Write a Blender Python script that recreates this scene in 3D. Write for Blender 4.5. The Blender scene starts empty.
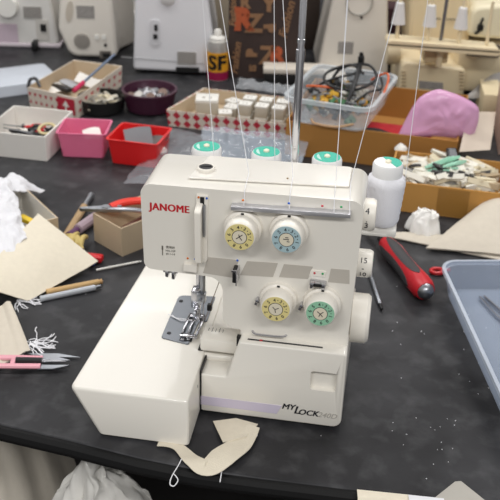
import bpy, bmesh, math, random
from math import sin, cos, pi, radians, sqrt, atan2, hypot
from mathutils import Vector, Matrix, Euler, noise

random.seed(7)
C = bpy.context.scene.collection
V = Vector
# ------------------------------------------------------------------ camera model (table top is z = 0)
F, PITCH, ROLL, CH = 943.4, .4992, .0282, .6875
def ray(u, v):
    a, b = u - 250, v - 250
    c, s = cos(ROLL), sin(ROLL)
    x, y = (c*a + s*b)/F, (-s*a + c*b)/F
    return V((x, cos(PITCH) - y*sin(PITCH), -sin(PITCH) - y*cos(PITCH)))
def at(u, v, z=0.):                       # point of height z seen at a pixel
    d = ray(u, v); t = (z - CH)/d.z
    return V((t*d.x, t*d.y, z))
def atY(u, v, Y):                         # point at distance Y seen at a pixel
    d = ray(u, v); t = Y/d.y
    return V((t*d.x, Y, CH + t*d.z))
MX, MY, MYAW = .1071, .8397, -.1529       # the overlocker's own frame
MM = Matrix.Translation((MX, MY, 0)) @ Matrix.Rotation(MYAW, 4, 'Z')
MI = MM.inverted()
def loc(axis, val, u, v):
    o = MI @ V((0, 0, CH)); d = MI.to_3x3() @ ray(u, v)
    return o + d*((val - o[axis])/d[axis])
def fp(u, v, y=.017):
    p = loc(1, y, u, v); return p.x, p.z

# ------------------------------------------------------------------ materials
def lin(c):
    c = c/255.; return c/12.92 if c <= .04045 else ((c + .055)/1.055)**2.4
def col(rgb): return (lin(rgb[0]), lin(rgb[1]), lin(rgb[2]), 1)
MATS = {}
def mat(name, rgb, rough=.5, metal=0., var=.06, scale=30., bump=0., bscale=200., alpha=1., trans=0., coat=0., spec=.5, sss=0.):
    if name in MATS: return MATS[name]
    m = bpy.data.materials.new(name); m.use_nodes = True
    nt = m.node_tree; N = nt.nodes; L = nt.links
    b = N['Principled BSDF']
    b.inputs['Roughness'].default_value = rough; b.inputs['Metallic'].default_value = metal
    b.inputs['Specular IOR Level'].default_value = spec
    b.inputs['Coat Weight'].default_value = coat
    b.inputs['Alpha'].default_value = alpha; b.inputs['Transmission Weight'].default_value = trans
    tc = N.new('ShaderNodeTexCoord')
    nz = N.new('ShaderNodeTexNoise'); nz.inputs['Scale'].default_value = scale; nz.inputs['Detail'].default_value = 4
    L.new(tc.outputs['Object'], nz.inputs['Vector'])
    mx = N.new('ShaderNodeMix'); mx.data_type = 'RGBA'
    c = col(rgb)
    mx.inputs[6].default_value = tuple(x*(1 - var) for x in c[:3]) + (1,)
    mx.inputs[7].default_value = tuple(min(1, x*(1 + var)) for x in c[:3]) + (1,)
    L.new(nz.outputs['Fac'], mx.inputs[0]); L.new(mx.outputs[2], b.inputs['Base Color'])
    if bump:
        n2 = N.new('ShaderNodeTexNoise'); n2.inputs['Scale'].default_value = bscale; n2.inputs['Detail'].default_value = 3
        L.new(tc.outputs['Object'], n2.inputs['Vector'])
        bp = N.new('ShaderNodeBump'); bp.inputs['Strength'].default_value = bump; bp.inputs['Distance'].default_value = .002
        L.new(n2.outputs['Fac'], bp.inputs['Height']); L.new(bp.outputs['Normal'], b.inputs['Normal'])
    MATS[name] = m
    return m

# ------------------------------------------------------------------ mesh helpers
def T(x=0, y=0, z=0): return Matrix.Translation((x, y, z))
def RX(a): return Matrix.Rotation(a, 4, 'X')
def RY(a): return Matrix.Rotation(a, 4, 'Y')
def RZ(a): return Matrix.Rotation(a, 4, 'Z')
def new(): return bmesh.new()
def bx(bm, c, s, M=None, bev=0., seg=2):
    m = T(*c) @ (M or Matrix()) @ Matrix.Diagonal((s[0], s[1], s[2], 1))
    r = bmesh.ops.create_cube(bm, size=1, matrix=m)
    if bev:
        es = list({e for v in r['verts'] for e in v.link_edges})
        bmesh.ops.bevel(bm, geom=es, offset=bev, segments=seg, profile=.5, affect='EDGES', clamp_overlap=True)
def loft(bm, rings, cap0=True, cap1=True, closed=True):
    R_ = [[bm.verts.new(p) for p in r] for r in rings]
    n = len(R_[0])
    for a, b in zip(R_, R_[1:]):
        for i in range(n if closed else n - 1):
            j = (i + 1) % n
            bm.faces.new((a[i], a[j], b[j], b[i]))
    if cap0: bm.faces.new(R_[0][::-1])
    if cap1: bm.faces.new(R_[-1])
def prism(bm, pts, lo, hi, axis='z', M=None):
    def P(a, b, h):
        p = V((a, b, h)) if axis == 'z' else V((a, h, b)) if axis == 'y' else V((h, a, b))
        return M @ p if M else p
    loft(bm, [[P(a, b, lo) for a, b in pts], [P(a, b, hi) for a, b in pts]])
def lathe(bm, prof, M=None, n=32):
    M = M or Matrix()
    rings = []
    for r, z in prof:
        if r < 1e-6: rings.append([bm.verts.new(M @ V((0, 0, z)))])
        else: rings.append([bm.verts.new(M @ V((r*cos(2*pi*i/n), r*sin(2*pi*i/n), z))) for i in range(n)])
    for a, b in zip(rings, rings[1:]):
        for i in range(n):
            j = (i + 1) % n
            if len(a) == 1 and len(b) == 1: continue
            if len(a) == 1: bm.faces.new((a[0], b[j], b[i]))
            elif len(b) == 1: bm.faces.new((a[i], a[j], b[0]))
            else: bm.faces.new((a[i], a[j], b[j], b[i]))
    if len(rings[0]) > 1: bm.faces.new(rings[0][::-1])
    if len(rings[-1]) > 1: bm.faces.new(rings[-1])
def smoothpath(pts, k=6):
    pts = [V(p) for p in pts]; out = []
    for i in range(len(pts) - 1):
        p0 = pts[max(i - 1, 0)]; p1 = pts[i]; p2 = pts[i + 1]; p3 = pts[min(i + 2, len(pts) - 1)]
        for j in range(k):
            t = j/k
            out.append(.5*((2*p1) + (p2 - p0)*t + (2*p0 - 5*p1 + 4*p2 - p3)*t*t + (3*p1 - p0 - 3*p2 + p3)*t**3))
    return out + [pts[-1]]
def tube(bm, pts, r, n=8, radii=None, M=None, flat=1.):
    pts = [V(p) for p in pts]
    up = None; rings = []
    for i, p in enumerate(pts):
        d = (pts[min(i + 1, len(pts) - 1)] - pts[max(i - 1, 0)]).normalized()
        if up is None:
            up = V((0, 0, 1)) if abs(d.z) < .9 else V((1, 0, 0))
        up = (up - d*up.dot(d)).normalized(); s = d.cross(up)
        rr = radii[i] if radii else r
        rings.append([p + (s*cos(2*pi*k/n) + up*sin(2*pi*k/n)*flat)*rr for k in range(n)])
    if M: rings = [[M @ q for q in ring] for ring in rings]
    loft(bm, rings)
def rrect(w, d, r, z, n=4, cx=0., cy=0.):
    r = max(min(r, w/2 - 1e-4, d/2 - 1e-4), 1e-4); out = []
    for k, (sx, sy) in enumerate(((1, 1), (-1, 1), (-1, -1), (1, -1))):
        for i in range(n + 1):
            a = pi/2*(k + i/n)
            out.append(V((cx + sx*(w/2 - r) + r*cos(a), cy + sy*(d/2 - r) + r*sin(a), z)))
    return out
def tray_bm(w, d, h, t=.002, r=.004, taper=0., lip=0., base=None, n=4):
    bm = new(); b = base if base else t
    R_ = [rrect(w - 2*taper, d - 2*taper, r, 0, n), rrect(w, d, r, h, n)]
    if lip:
        R_ = [R_[0], rrect(w - .3*taper, d - .3*taper, r, h - lip*.8, n), rrect(w + 2*lip, d + 2*lip, r + lip, h - lip*.8, n), rrect(w + 2*lip, d + 2*lip, r + lip, h, n)]
    R_ += [rrect(w - 2*t, d - 2*t, max(r - t, 4e-4), h, n), rrect(w - 2*taper - 2*t, d - 2*taper - 2*t, max(r - t, 4e-4), b, n)]
    loft(bm, R_); return bm
def round_poly(pts, n=5):
    out = []; m = len(pts)
    for i, p in enumerate(pts):
        r = p[2] if len(p) > 2 else 0; q = V(p[:2])
        if not r: out.append(tuple(q)); continue
        a = (V(pts[i - 1][:2]) - q).normalized(); b = (V(pts[(i + 1) % m][:2]) - q).normalized()
        th = a.angle(b); dl = r/math.tan(th/2)
        c = q + (a + b).normalized()*(r/sin(th/2))
        p0 = q + a*dl; p1 = q + b*dl
        a0 = atan2(p0.y - c.y, p0.x - c.x); a1 = atan2(p1.y - c.y, p1.x - c.x)
        da = (a1 - a0 + pi) % (2*pi) - pi
        for k in range(n + 1):
            t = a0 + da*k/n; out.append((c.x + r*cos(t), c.y + r*sin(t)))
    return out
def sheet(bm, nu, nv, f, th=.001):
    """a cloth or film: f(u,v) is its upper side, th its thickness"""
    P = [[V(f(i/nu, j/nv)) for j in range(nv + 1)] for i in range(nu + 1)]
    Nn = [[None]*(nv + 1) for _ in range(nu + 1)]
    for i in range(nu + 1):
        for j in range(nv + 1):
            a = P[min(i + 1, nu)][j] - P[max(i - 1, 0)][j]; b = P[i][min(j + 1, nv)] - P[i][max(j - 1, 0)]
            c = a.cross(b); Nn[i][j] = c.normalized() if c.length > 1e-12 else V((0, 0, 1))
    A = [[bm.verts.new(P[i][j]) for j in range(nv + 1)] for i in range(nu + 1)]
    B = [[bm.verts.new(P[i][j] - Nn[i][j]*th) for j in range(nv + 1)] for i in range(nu + 1)]
    for i in range(nu):
        for j in range(nv):
            bm.faces.new((A[i][j], A[i+1][j], A[i+1][j+1], A[i][j+1]))
            bm.faces.new((B[i][j], B[i][j+1], B[i+1][j+1], B[i+1][j]))
    for i in range(nu):
        bm.faces.new((A[i][0], B[i][0], B[i+1][0], A[i+1][0])); bm.faces.new((A[i+1][nv], B[i+1][nv], B[i][nv], A[i][nv]))
    for j in range(nv):
        bm.faces.new((A[0][j+1], B[0][j+1], B[0][j], A[0][j])); bm.faces.new((A[nu][j], B[nu][j], B[nu][j+1], A[nu][j+1]))
def fbm(x, y, z=0., o=4):
    return noise.fractal(V((x, y, z)), 1., 2., o)
def ridge(x, y, z=0.):
    s = 0; a = 1.
    for k in range(4):
        s += a*(1 - 2*abs(noise.noise(V((x, y, z + 7.3*k))))); x *= 1.9; y *= 1.9; a *= .5
    return s/1.9
def mound(bm, rx, ry, h, amp, scale, seed, n=40, m=72, zmin=.0005, edge=.25, power=1.6):
    """a crumpled heap of cloth or film with a closed underside"""
    rings = []
    for i in range(n + 1):
        q = i/n; ring = []
        for k in range(m):
            a = 2*pi*k/m
            e = 1 + edge*fbm(cos(a)*1.3 + seed, sin(a)*1.3, seed)
            x, y = q*rx*cos(a)*e, q*ry*sin(a)*e
            z = h*(1 - q**power)**.7 if q < 1 else 0
            w = min(1, 3*(1 - q))
            z += amp*w*ridge(x*scale + seed, y*scale, seed)
            j = amp*.5*w
            ring.append(V((x + j*fbm(x*scale, y*scale, seed + 3), y + j*fbm(x*scale, y*scale, seed + 9), max(zmin, z))))
        rings.append(ring)
    for k in range(m): rings[0][k] = rings[0][0].copy()
    bot = [V((p.x*.97, p.y*.97, 0)) for p in rings[-1]]
    rings = [r for r in rings[1:]] + [bot]
    loft(bm, rings)
def puff(bm, outline, depth, amp=.003, scale=40., seed=0., n=14):
    """a puffed-up body: outline in the local XZ plane, swelling to +-depth in Y"""
    cx = sum(p[0] for p in outline)/len(outline); cz = sum(p[1] for p in outline)/len(outline)
    rings = []
    for i in range(1, 2*n):
        t = pi*i/(2*n); q = sin(t); s = cos(t)
        ring = []
        for (x, z) in outline:
            X = cx + (x - cx)*q; Z = cz + (z - cz)*q
            ring.append(V((X, -depth*s + amp*ridge(X*scale, Z*scale, seed + s)*(.3 + abs(s)), Z)))
        rings.append(ring)
    loft(bm, rings)
def blob_outline(pts, k=5):
    p = [V((a, b, 0)) for a, b in pts]; p = p + [p[0]]
    return [(q.x, q.y) for q in smoothpath(p, k)[:-1]]
def text_bm(bm, s, size, M, bold=0., shear=0., ext=.0002, align='CENTER', space=1., sx=1.):
    cu = bpy.data.curves.new('lettering', 'FONT'); cu.body = s; cu.size = size; cu.extrude = ext
    cu.offset = bold; cu.shear = shear; cu.align_x = align; cu.align_y = 'CENTER'; cu.space_character = space; cu.resolution_u = 3
    o = bpy.data.objects.new('lettering', cu); C.objects.link(o)
    me = o.to_mesh(depsgraph=None) if False else bpy.data.meshes.new_from_object(o.evaluated_get(bpy.context.evaluated_depsgraph_get()))
    me.transform(M @ Matrix.Diagonal((sx, 1, 1, 1))); bm.from_mesh(me)
    bpy.data.objects.remove(o); bpy.data.curves.remove(cu); bpy.data.meshes.remove(me)
FRONT = RX(pi/2)                           # lettering that faces -Y

# ------------------------------------------------------------------ object helpers
def obj(name, bm, m, parent=None, ang=35, bevel=0., seg=2):
    bmesh.ops.remove_doubles(bm, verts=bm.verts[:], dist=1e-7)
    bmesh.ops.recalc_face_normals(bm, faces=bm.faces[:])
    me = bpy.data.meshes.new(name); bm.to_mesh(me); bm.free()
    me.materials.append(m)
    for p in me.polygons: p.use_smooth = True
    me.set_sharp_from_angle(angle=radians(ang))
    o = bpy.data.objects.new(name, me); C.objects.link(o)
    if bevel:
        b = o.modifiers.new('bevel', 'BEVEL'); b.width = bevel; b.segments = seg; b.limit_method = 'ANGLE'; b.angle_limit = radians(40); b.harden_normals = True
    if parent: o.parent = parent
    return o
def put(o, p=(0, 0, 0), rz=0., rx=0., ry=0.):
    o.location = p; o.rotation_euler = (rx, ry, rz); return o
def tag(o, label, cat, group=None, kind=None):
    o['label'] = label; o['category'] = cat
    if group: o['group'] = group
    if kind: o['kind'] = kind
    return o
def thing(name, label, cat, p=(0, 0, 0), rz=0., group=None, rx=0., ry=0.):
    o = bpy.data.objects.new(name, None); C.objects.link(o); o.empty_display_size = .02
    put(o, p, rz, rx, ry); return tag(o, label, cat, group)
def struct(name, bm, m, **k):
    o = obj(name, bm, m, **k); o['kind'] = 'structure'; return o
def dup(o, p, rz=0., label=None, rx=0., ry=0., group=None):
    r = o.copy(); C.objects.link(r); put(r, p, rz, rx, ry)
    if label: r['label'] = label
    if group: r['group'] = group
    for ch in list(o.children):
        c = ch.copy(); C.objects.link(c); c.parent = r
        for g in list(ch.children):
            d = g.copy(); C.objects.link(d); d.parent = c
    return r
def carve(o, cutters):
    for bm in cutters:
        bmesh.ops.recalc_face_normals(bm, faces=bm.faces[:])
        me = bpy.data.meshes.new('cut'); bm.to_mesh(me); bm.free()
        k = bpy.data.objects.new('cut', me); C.objects.link(k); k.matrix_world = o.matrix_local.copy() if not o.parent else o.parent.matrix_basis.copy()
        md = o.modifiers.new('cut', 'BOOLEAN'); md.object = k; md.operation = 'DIFFERENCE'; md.solver = 'EXACT'
        dg = bpy.context.evaluated_depsgraph_get(); dg.update()
        nm = bpy.data.meshes.new_from_object(o.evaluated_get(dg))
        o.modifiers.clear(); o.data = nm
        bpy.data.objects.remove(k)
    for p in o.data.polygons: p.use_smooth = True
    o.data.set_sharp_from_angle(angle=radians(35))

# ------------------------------------------------------------------ palette
CREAM = mat('machine_cream', (233, 229, 220), .3, var=.015, scale=8, coat=.3)
CREAM2 = mat('dial_cream', (240, 235, 225), .35, var=.01)
WHITE = mat('white_plastic', (238, 236, 230), .35, var=.02)
GREYW = mat('far_white_plastic', (226, 224, 220), .4, var=.02)
OLDCREAM = mat('aged_cream_plastic', (228, 212, 178), .4, var=.03)
CHROME = mat('chrome', (200, 200, 205), .16, 1., var=.02)
STEEL = mat('steel', (165, 168, 174), .3, 1., var=.06)
DARKMET = mat('dark_metal', (70, 70, 72), .35, .9)
BLACK = mat('black_plastic', (22, 22, 23), .45)
INK = mat('ink', (45, 45, 50), .6)
RED = mat('logo_red', (196, 28, 40), .5, var=.02)
TEAL = mat('teal_label', (64, 184, 160), .5, var=.3, scale=420)
THREAD = mat('white_thread', (240, 240, 244), .7, var=.03)
YARN = mat('wound_thread', (236, 236, 242), .75, var=.03, scale=150, bump=.25, bscale=500)
CARD = mat('brown_cardboard', (176, 134, 78), .8, var=.08, scale=25, bump=.1)
CARD2 = mat('tan_cardboard', (196, 176, 148), .8, var=.06, scale=40, bump=.1)
CARDG = mat('grey_board', (222, 219, 212), .8, var=.06)
PAPERW = mat('white_card', (232, 228, 222), .7, var=.03)
CALICO = mat('calico', (226, 217, 198), .9, var=.06, scale=150, bump=.3, bscale=700)
CALICO2 = mat('unbleached_cotton', (206, 197, 182), .9, var=.06, scale=120, bump=.3, bscale=700)
WHITECLOTH = mat('white_cloth', (226, 226, 230), .9, var=.04, bump=.5, bscale=60)
FILM = mat('clear_film', (225, 230, 236), .15, alpha=.16, var=.1, scale=60, bump=.6, bscale=90, spec=.8)

# ------------------------------------------------------------------ the setting
bm = new(); bx(bm, (0, 1.5, -.76), (7, 7, .04)); struct('floor', bm, mat('dark_floor', (62, 60, 60), .5, var=.2, scale=6))
bm = new(); bx(bm, (0, 4.6, .55), (7, .1, 2.6)); struct('wall_back', bm, mat('wall_paint', (84, 78, 76), .8, var=.03))

# table with a slightly bowed front edge
tb = thing('work_table', 'long black work table covered in scuffed black laminate', 'table', (0, 0, -.74))
def table_mat():
    m = bpy.data.materials.new('scuffed_black_laminate'); m.use_nodes = True
    nt = m.node_tree; N = nt.nodes; L = nt.links; b = N['Principled BSDF']
    tc = N.new('ShaderNodeTexCoord')
    def nz(s, d, dist=0.):
        n = N.new('ShaderNodeTexNoise'); n.inputs['Scale'].default_value = s; n.inputs['Detail'].default_value = d; n.inputs['Distortion'].default_value = dist
        L.new(tc.outputs['Object'], n.inputs['Vector']); return n
    def ramp(n, a, b_, c0, c1):
        r = N.new('ShaderNodeValToRGB'); r.color_ramp.elements[0].position = a; r.color_ramp.elements[1].position = b_
        r.color_ramp.elements[0].color = c0; r.color_ramp.elements[1].color = c1
        L.new(n.outputs['Fac'], r.inputs['Fac']); return r
    a = ramp(nz(7, 12, .3), .3, .8, col((24, 24, 26)), col((68, 68, 71)))
    c = ramp(nz(34, 10, .2), .5, .8, (0, 0, 0, 1), (1, 1, 1, 1))
    mx = N.new('ShaderNodeMix'); mx.data_type = 'RGBA'; mx.inputs[7].default_value = col((104, 104, 106))
    mul = N.new('ShaderNodeMath'); mul.operation = 'MULTIPLY'; mul.inputs[1].default_value = .35
    L.new(c.outputs['Color'], mul.inputs[0]); L.new(mul.outputs[0], mx.inputs[0]); L.new(a.outputs['Color'], mx.inputs[6])
    L.new(mx.outputs[2], b.inputs['Base Color'])
    r = ramp(nz(9, 6, .4), .3, .75, (.36, .36, .36, 1), (.6, .6, .6, 1)); L.new(r.outputs['Color'], b.inputs['Roughness'])
    bp = N.new('ShaderNodeBump'); bp.inputs['Strength'].default_value = .08; bp.inputs['Distance'].default_value = .001
    L.new(nz(300, 3).outputs['Fac'], bp.inputs['Height']); L.new(bp.outputs['Normal'], b.inputs['Normal'])
    b.inputs['Specular IOR Level'].default_value = .22
    return m
EDGE = [(-1.5, 1.19), (-.6, .945), (-.4, .878), (-.276, .835), (-.193, .811), (-.112, .785), (-.047, .769), (.017, .759), (.122, .745), (.196, .737), (.3, .73), (.6, .715), (1.5, .70)]
bm = new(); prism(bm, EDGE + [(1.5, 3.0), (-1.5, 3.0)], .715, .74)
obj('tabletop', bm, table_mat(), tb, bevel=.003)
bm = new(); tube(bm, [(x, y - .001, .729) for x, y in EDGE], .0095, 10); obj('edge_band', bm, mat('black_edge', (14, 14, 15), .65, spec=.25), tb)
for x, y in ((-1.3, 1.35), (1.3, .95), (-1.3, 2.85), (1.3, 2.85)):
    bm = new(); bx(bm, (x, y, .358), (.05, .05, .714), bev=.004); obj('leg', bm, BLACK, tb)

# ------------------------------------------------------------------ THE OVERLOCKER
ov = thing('overlock_sewing_machine', 'white overlock sewing machine with four tension dials in front of the spools', 'sewing machine', (MX, MY, 0), MYAW)
# base with looper cover
bm = new()
prof = round_poly([(-.161, .004, .004), (0.0005, .004, .010), (0.0005, .1045, .004), (-.118, .1045, .004), (-.131, .056, .004), (-.161, .056, 0)])
prism(bm, prof, 0, .03, 'y')
bx(bm, (-.0595, .09, .054), (.119, .122, .1), bev=.004)
bx(bm, (-.144, .13, .033), (.05, .2, .058), bev=.003)
prism(bm, [(0, .05), (0, .0565), (.004, .0600), (.0275, .0705), (.0275, .05)], -.1608, -.1275, 'x')
base = obj('base', bm, CREAM, ov, bevel=.0035, seg=3)
x0, z0 = fp(311, 371, 0); x1, z1 = fp(335.5, 392.5, 0)
bm = new(); prism(bm, round_poly([(x0, z1, .003), (x1, z1, .003), (x1, z0, .003), (x0, z0, .003)]), -.005, .0065, 'y')
bm2 = new(); bx(bm2, (-.068, .0085, .1045), (.083, .0035, .006))
carve(base, [bm, bm2])
bm = new(); bx(bm, (-.068, .0085, .1036), (.083, .0035, .001)); obj('slot_plate', bm, DARKMET, ov)
bm = new(); bx(bm, (-.0945, .0085, .1042), (.003, .0028, .0012)); obj('red_marker', bm, RED, ov)
bm = new(); prism(bm, [(-.1608, .0135), (-.0725, .0135), (-.0672, .0255), (-.1608, .0255)], -.0005, .0003, 'y'); obj('lilac_stripe', bm, mat('lilac', (206, 198, 216), .45, var=.02), base)
bm = new()
for dx_ in (-.0003, 0, .0003):
    text_bm(bm, 'MY', .0105, T(-.0600 + dx_, -.0004 - abs(dx_)*.1, .0250) @ FRONT, shear=.25)
    text_bm(bm, 'L', .0150, T(-.0500 + dx_, -.0004 - abs(dx_)*.1, .0218) @ FRONT, shear=.25)
    text_bm(bm, 'OCK', .0105, T(-.0370 + dx_, -.0004 - abs(dx_)*.1, .0200) @ FRONT, shear=.25)
obj('model_lettering', bm, INK, base)
bm = new(); text_bm(bm, '240D', .0095, T(-.0155, -.0004, .0195) @ FRONT, shear=.3); obj('model_number', bm, mat('grey_ink', (178, 174, 166), .5), base)
# raised chute block beside the presser foot
bm = new(); bx(bm, (-.1440, .042, .0765), (.047, .03, .017), bev=.003)
obj('chute_block', bm, CREAM, ov)
bm = new()
for i, hgt in enumerate((.006, .009, .006, .009, .006)):
    bx(bm, (-.161 + i*.0042, .047 + (i % 2)*.0006, .08515), (.0005, hgt, .0003))
obj('width_marks', bm, INK, ov)
bm = new(); bx(bm, (-.120, .0125, .0985), (.004, .006, .012)); obj('cover_hinge', bm, BLACK, ov)

# cloth plate
bm = new()
top = round_poly([(-.2925, -.0620, .007), (-.1605, -.0620, .004), (-.1625, .045, .0), (-.168, .23, .004), (-.282, .23, .01)])
def inset(p, a, z):
    x, y = p
    k = 1 if x < -.22 else 0
    return V((x + k*a, y, z))
loft(bm, [[inset(p, .029, .003) for p in top], [inset(p, .027, .006) for p in top], [inset(p, .0, .0600) for p in top], [V((-.2255 + (p[0] + .2255)*.985, .08 + (p[1] - .08)*.985, .0633)) for p in top]])
cp = obj('cloth_plate', bm, CREAM, ov, ang=50, bevel=.0018, seg=3)
bm = new(); bx(bm, (-.1625 - .0002, .012, .0605 - .003), (.0012, .004, .003), bev=.0004); obj('red_marker', bm, RED, cp)
for y, z in ((-.012, .047), (-.034, .030)):
    bm = new(); lathe(bm, [(0, 0), (.0022, 0), (.0022, .0012), (0, .0012)], T(-.1626, y, z) @ RY(pi/2), 16); obj('cover_screw', bm, DARKMET, cp)
bm = new(); bx(bm, (-.1605, .022, .033), (.0016, .045, .055)); obj('cover_gap', bm, BLACK, ov)

# head and column
bm = new()
prof = round_poly([(-.2268, .1755, .009), (-.152, .1735, .0), (-.1395, .1735, .017), (-.1395, .1115, .015), (-.119, .1105, .002), (-.119, .1), (-.001, .1), (.0045, .2795, .013), (-.2285, .2768, .012)], 6)
rings = []
for y, dz in ((.017, 0), (.10, 0), (.112, -.006)):
    rings.append([V((x, y, z + (dz if z > .2 else 0))) for x, z in prof])
loft(bm, rings)
hd = obj('arm_housing', bm, CREAM, ov, bevel=.0065, seg=4)
hd.modifiers['bevel'].angle_limit = radians(60)
bm = new(); bx(bm, (-.062, .145, .092), (.118, .075, .17), bev=.008, seg=3); obj('motor_cover', bm, CREAM, ov)
# top cover, seams, pressure screw
bm = new(); prism(bm, round_poly([(-.182, .036, .001), (-.014, .0465, .002), (-.014, .098, .004), (-.172, .098, .002)]), .2788, .2806, 'z'); 
for v in bm.verts: v.co.z += .0022*(v.co.x + .22)/.22 - .0012
obj('top_cover', bm, mat('gloss_cream', (238, 234, 226), .12, var=.01, coat=.6), hd, bevel=.0005)
p = loc(2, .281, 206, 169)
ps = obj('pressure_screw', (lambda b: (lathe(b, [(0, 0), (.0098, 0), (.0098, .0045), (.009, .0055), (.0078, .0055), (.0075, .004), (0, .004)], n=36), b)[1])(new()), CREAM2, hd)
ps.location = (p.x, p.y, .2785)
bm = new(); lathe(bm, [(0, .0041), (.0072, .0041), (.0072, .0052), (0, .0055)], n=24); bx(bm, (0, 0, .0056), (.011, .0012, .0006), RZ(.4)); obj('screw_disc', bm, DARKMET, ps)
p = loc(2, .28, 212.5, 170); bm = new(); lathe(bm, [(0, .2775), (.0013, .2775), (.0013, .2806), (0, .2806)], T(p.x, p.y, 0), 12); obj('screw_hole', bm, INK, hd)
p = loc(2, .28, 287.5, 179.5); bm = new(); lathe(bm, [(0, .2775), (.0011, .2775), (.0011, .2820), (0, .2820)], T(p.x, p.y, 0), 12); obj('screw_hole', bm, mat('tan_dot', (170, 150, 120), .6), hd)
# brand lettering
xL, zL = fp(149, 205.5); xR, zR = fp(190, 209.5)
bm = new(); text_bm(bm, 'JANOME', .0118, T((xL + xR)/2, .0168, (zL + zR)/2 - .0008) @ RX(pi/2), bold=0, space=1.08)
bm3 = bm.copy(); me_ = bpy.data.meshes.new('tmp'); bm3.to_mesh(me_); bm3.free()
for dx_ in (-.00055, -.0003, .0003, .00055):
    me_.transform(T(dx_, .00001, 0)); bm.from_mesh(me_); me_.transform(T(-dx_, 0, 0))
bpy.data.meshes.remove(me_)
w_ = max(v.co.x for v in bm.verts) - min(v.co.x for v in bm.verts); cxx = (xL + xR)/2
for v in bm.verts: v.co.x = cxx + (v.co.x - cxx)*(xR - xL)/w_
obj('brand_lettering', bm, RED, hd)
# needle size label
xa, za = fp(162.5, 250.5)
bm = new(); bx(bm, (xa, .0168, za), (.0011, .0006, .0115), bev=.0003); bx(bm, (xa, .0168, za + .0035), (.0018, .0006, .005), bev=.0003)
for i, (s, q) in enumerate((('使用針', 0), ('HA-1SP', -.0042), ('#11-14', -.008))):
    x, z = fp(170.5, 247.5)
    text_bm(bm, s, .0034, T(x, .0168, z + q) @ FRONT, ext=.0002)
obj('needle_label', bm, mat('label_ink', (120, 116, 108), .6), hd)
# take-up lever slot and cover
xs, zt = fp(202.5, 196); _, zb = fp(202.5, 262)
bm = new(); prism(bm, round_poly([(xs - .0068, zb, .005), (xs + .0055, zb, .005), (xs + .0062, zt + .002, .002), (xs - .0068, zt + .002, .002)]), .0145, .0185, 'y'); sl = obj('lever_guard', bm, CREAM2, hd, bevel=.001)
bm = new(); bx(bm, (xs + .0003, .0143, zt - .004), (.0042, .0012, .008)); obj('lever_slot', bm, BLACK, sl)
bm = new(); bx(bm, (xs + .0030, .0120, zt - .026), (.0016, .0052, .036), bev=.0004); obj('take_up_lever', bm, STEEL, sl)
bm = new(); prism(bm, round_poly([(.0155, zb + .0015, .001), (.004, zb + .004, .004), (.0015, zt - .012, .004), (.0155, zt - .006, .001)]), xs - .0058, xs + .0012, 'x'); obj('lever_cover', bm, CREAM2, sl, bevel=.0016, seg=3)
def dot(u, v, m, y=.017, r=.0012, par=None):
    x, z = fp(u, v, y - .0006); b = new(); lathe(b, [(0, 0), (r, 0), (r*.9, .0007), (0, .0009)], T(x, y, z) @ RX(pi/2), 14); return obj('colour_dot', b, m, par or hd)
OR_ = mat('orange_dot', (222, 120, 40), .5); BL_ = mat('blue_dot', (40, 100, 200), .5); RD_ = mat('red_dot', (200, 40, 60), .5); GR_ = mat('green_dot', (30, 160, 90), .5)
dot(198.5, 197.5, OR_, .0145); dot(206.7, 198.5, BL_, .0145); dot(187.6, 258.5, OR_); dot(195, 259.3, BL_); dot(237.4, 260.6, BL_); dot(314.5, 273.3, RD_, .0158); dot(322.6, 274, GR_, .0158)
# upper thread rail
xa, za = fp(231.5, 205, .012); xb, zb_ = fp(351, 213, .012)
an = atan2(zb_ - za, xb - xa)
RM = T((xa + xb)/2, .0125, (za + zb_)/2) @ RY(-an)
bm = new(); bx(bm, (0, 0, .0), (xb - xa, .009, .0012), RM.to_3x3().to_4x4()); bmesh.ops.translate(bm, verts=bm.verts[:], vec=RM.translation)
bx(bm, RM @ V((0, -.0045, -.0018)), (xb - xa, .001, .0046), RY(-an), bev=.0004); rail = obj('thread_rail', bm, mat('satin_steel', (206, 206, 210), .42, .8, var=.03), hd)
for u, v, m in ((242.5, 202.2, OR_), (288.5, 205.3, BL_), (322, 208, RD_), (341, 209, GR_)):
    x, z = fp(u, v, .008); bm = new(); lathe(bm, [(0, 0), (.0013, 0), (.0012, .0012), (0, .0013)], T(x, .0105, z + .0005), 12); obj('colour_dot', bm, m, rail)
# grey patches
PATCH = mat('grey_patch', (190, 184, 174), .45, var=.03, scale=200)
for q in (((208, 257), (239, 260), (232, 277.5), (203, 273)), ((247, 261), (278, 263), (273, 277), (240, 275)), ((284, 264), (313, 266.5), (308, 279), (279, 277)), ((331, 268.5), (349.5, 270), (349.5, 284), (328, 282))):
    bm = new(); prism(bm, [fp(u, v) for u, v in q], .0167, .0172, 'y'); obj('thread_path_patch', bm, PATCH, hd)
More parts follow.
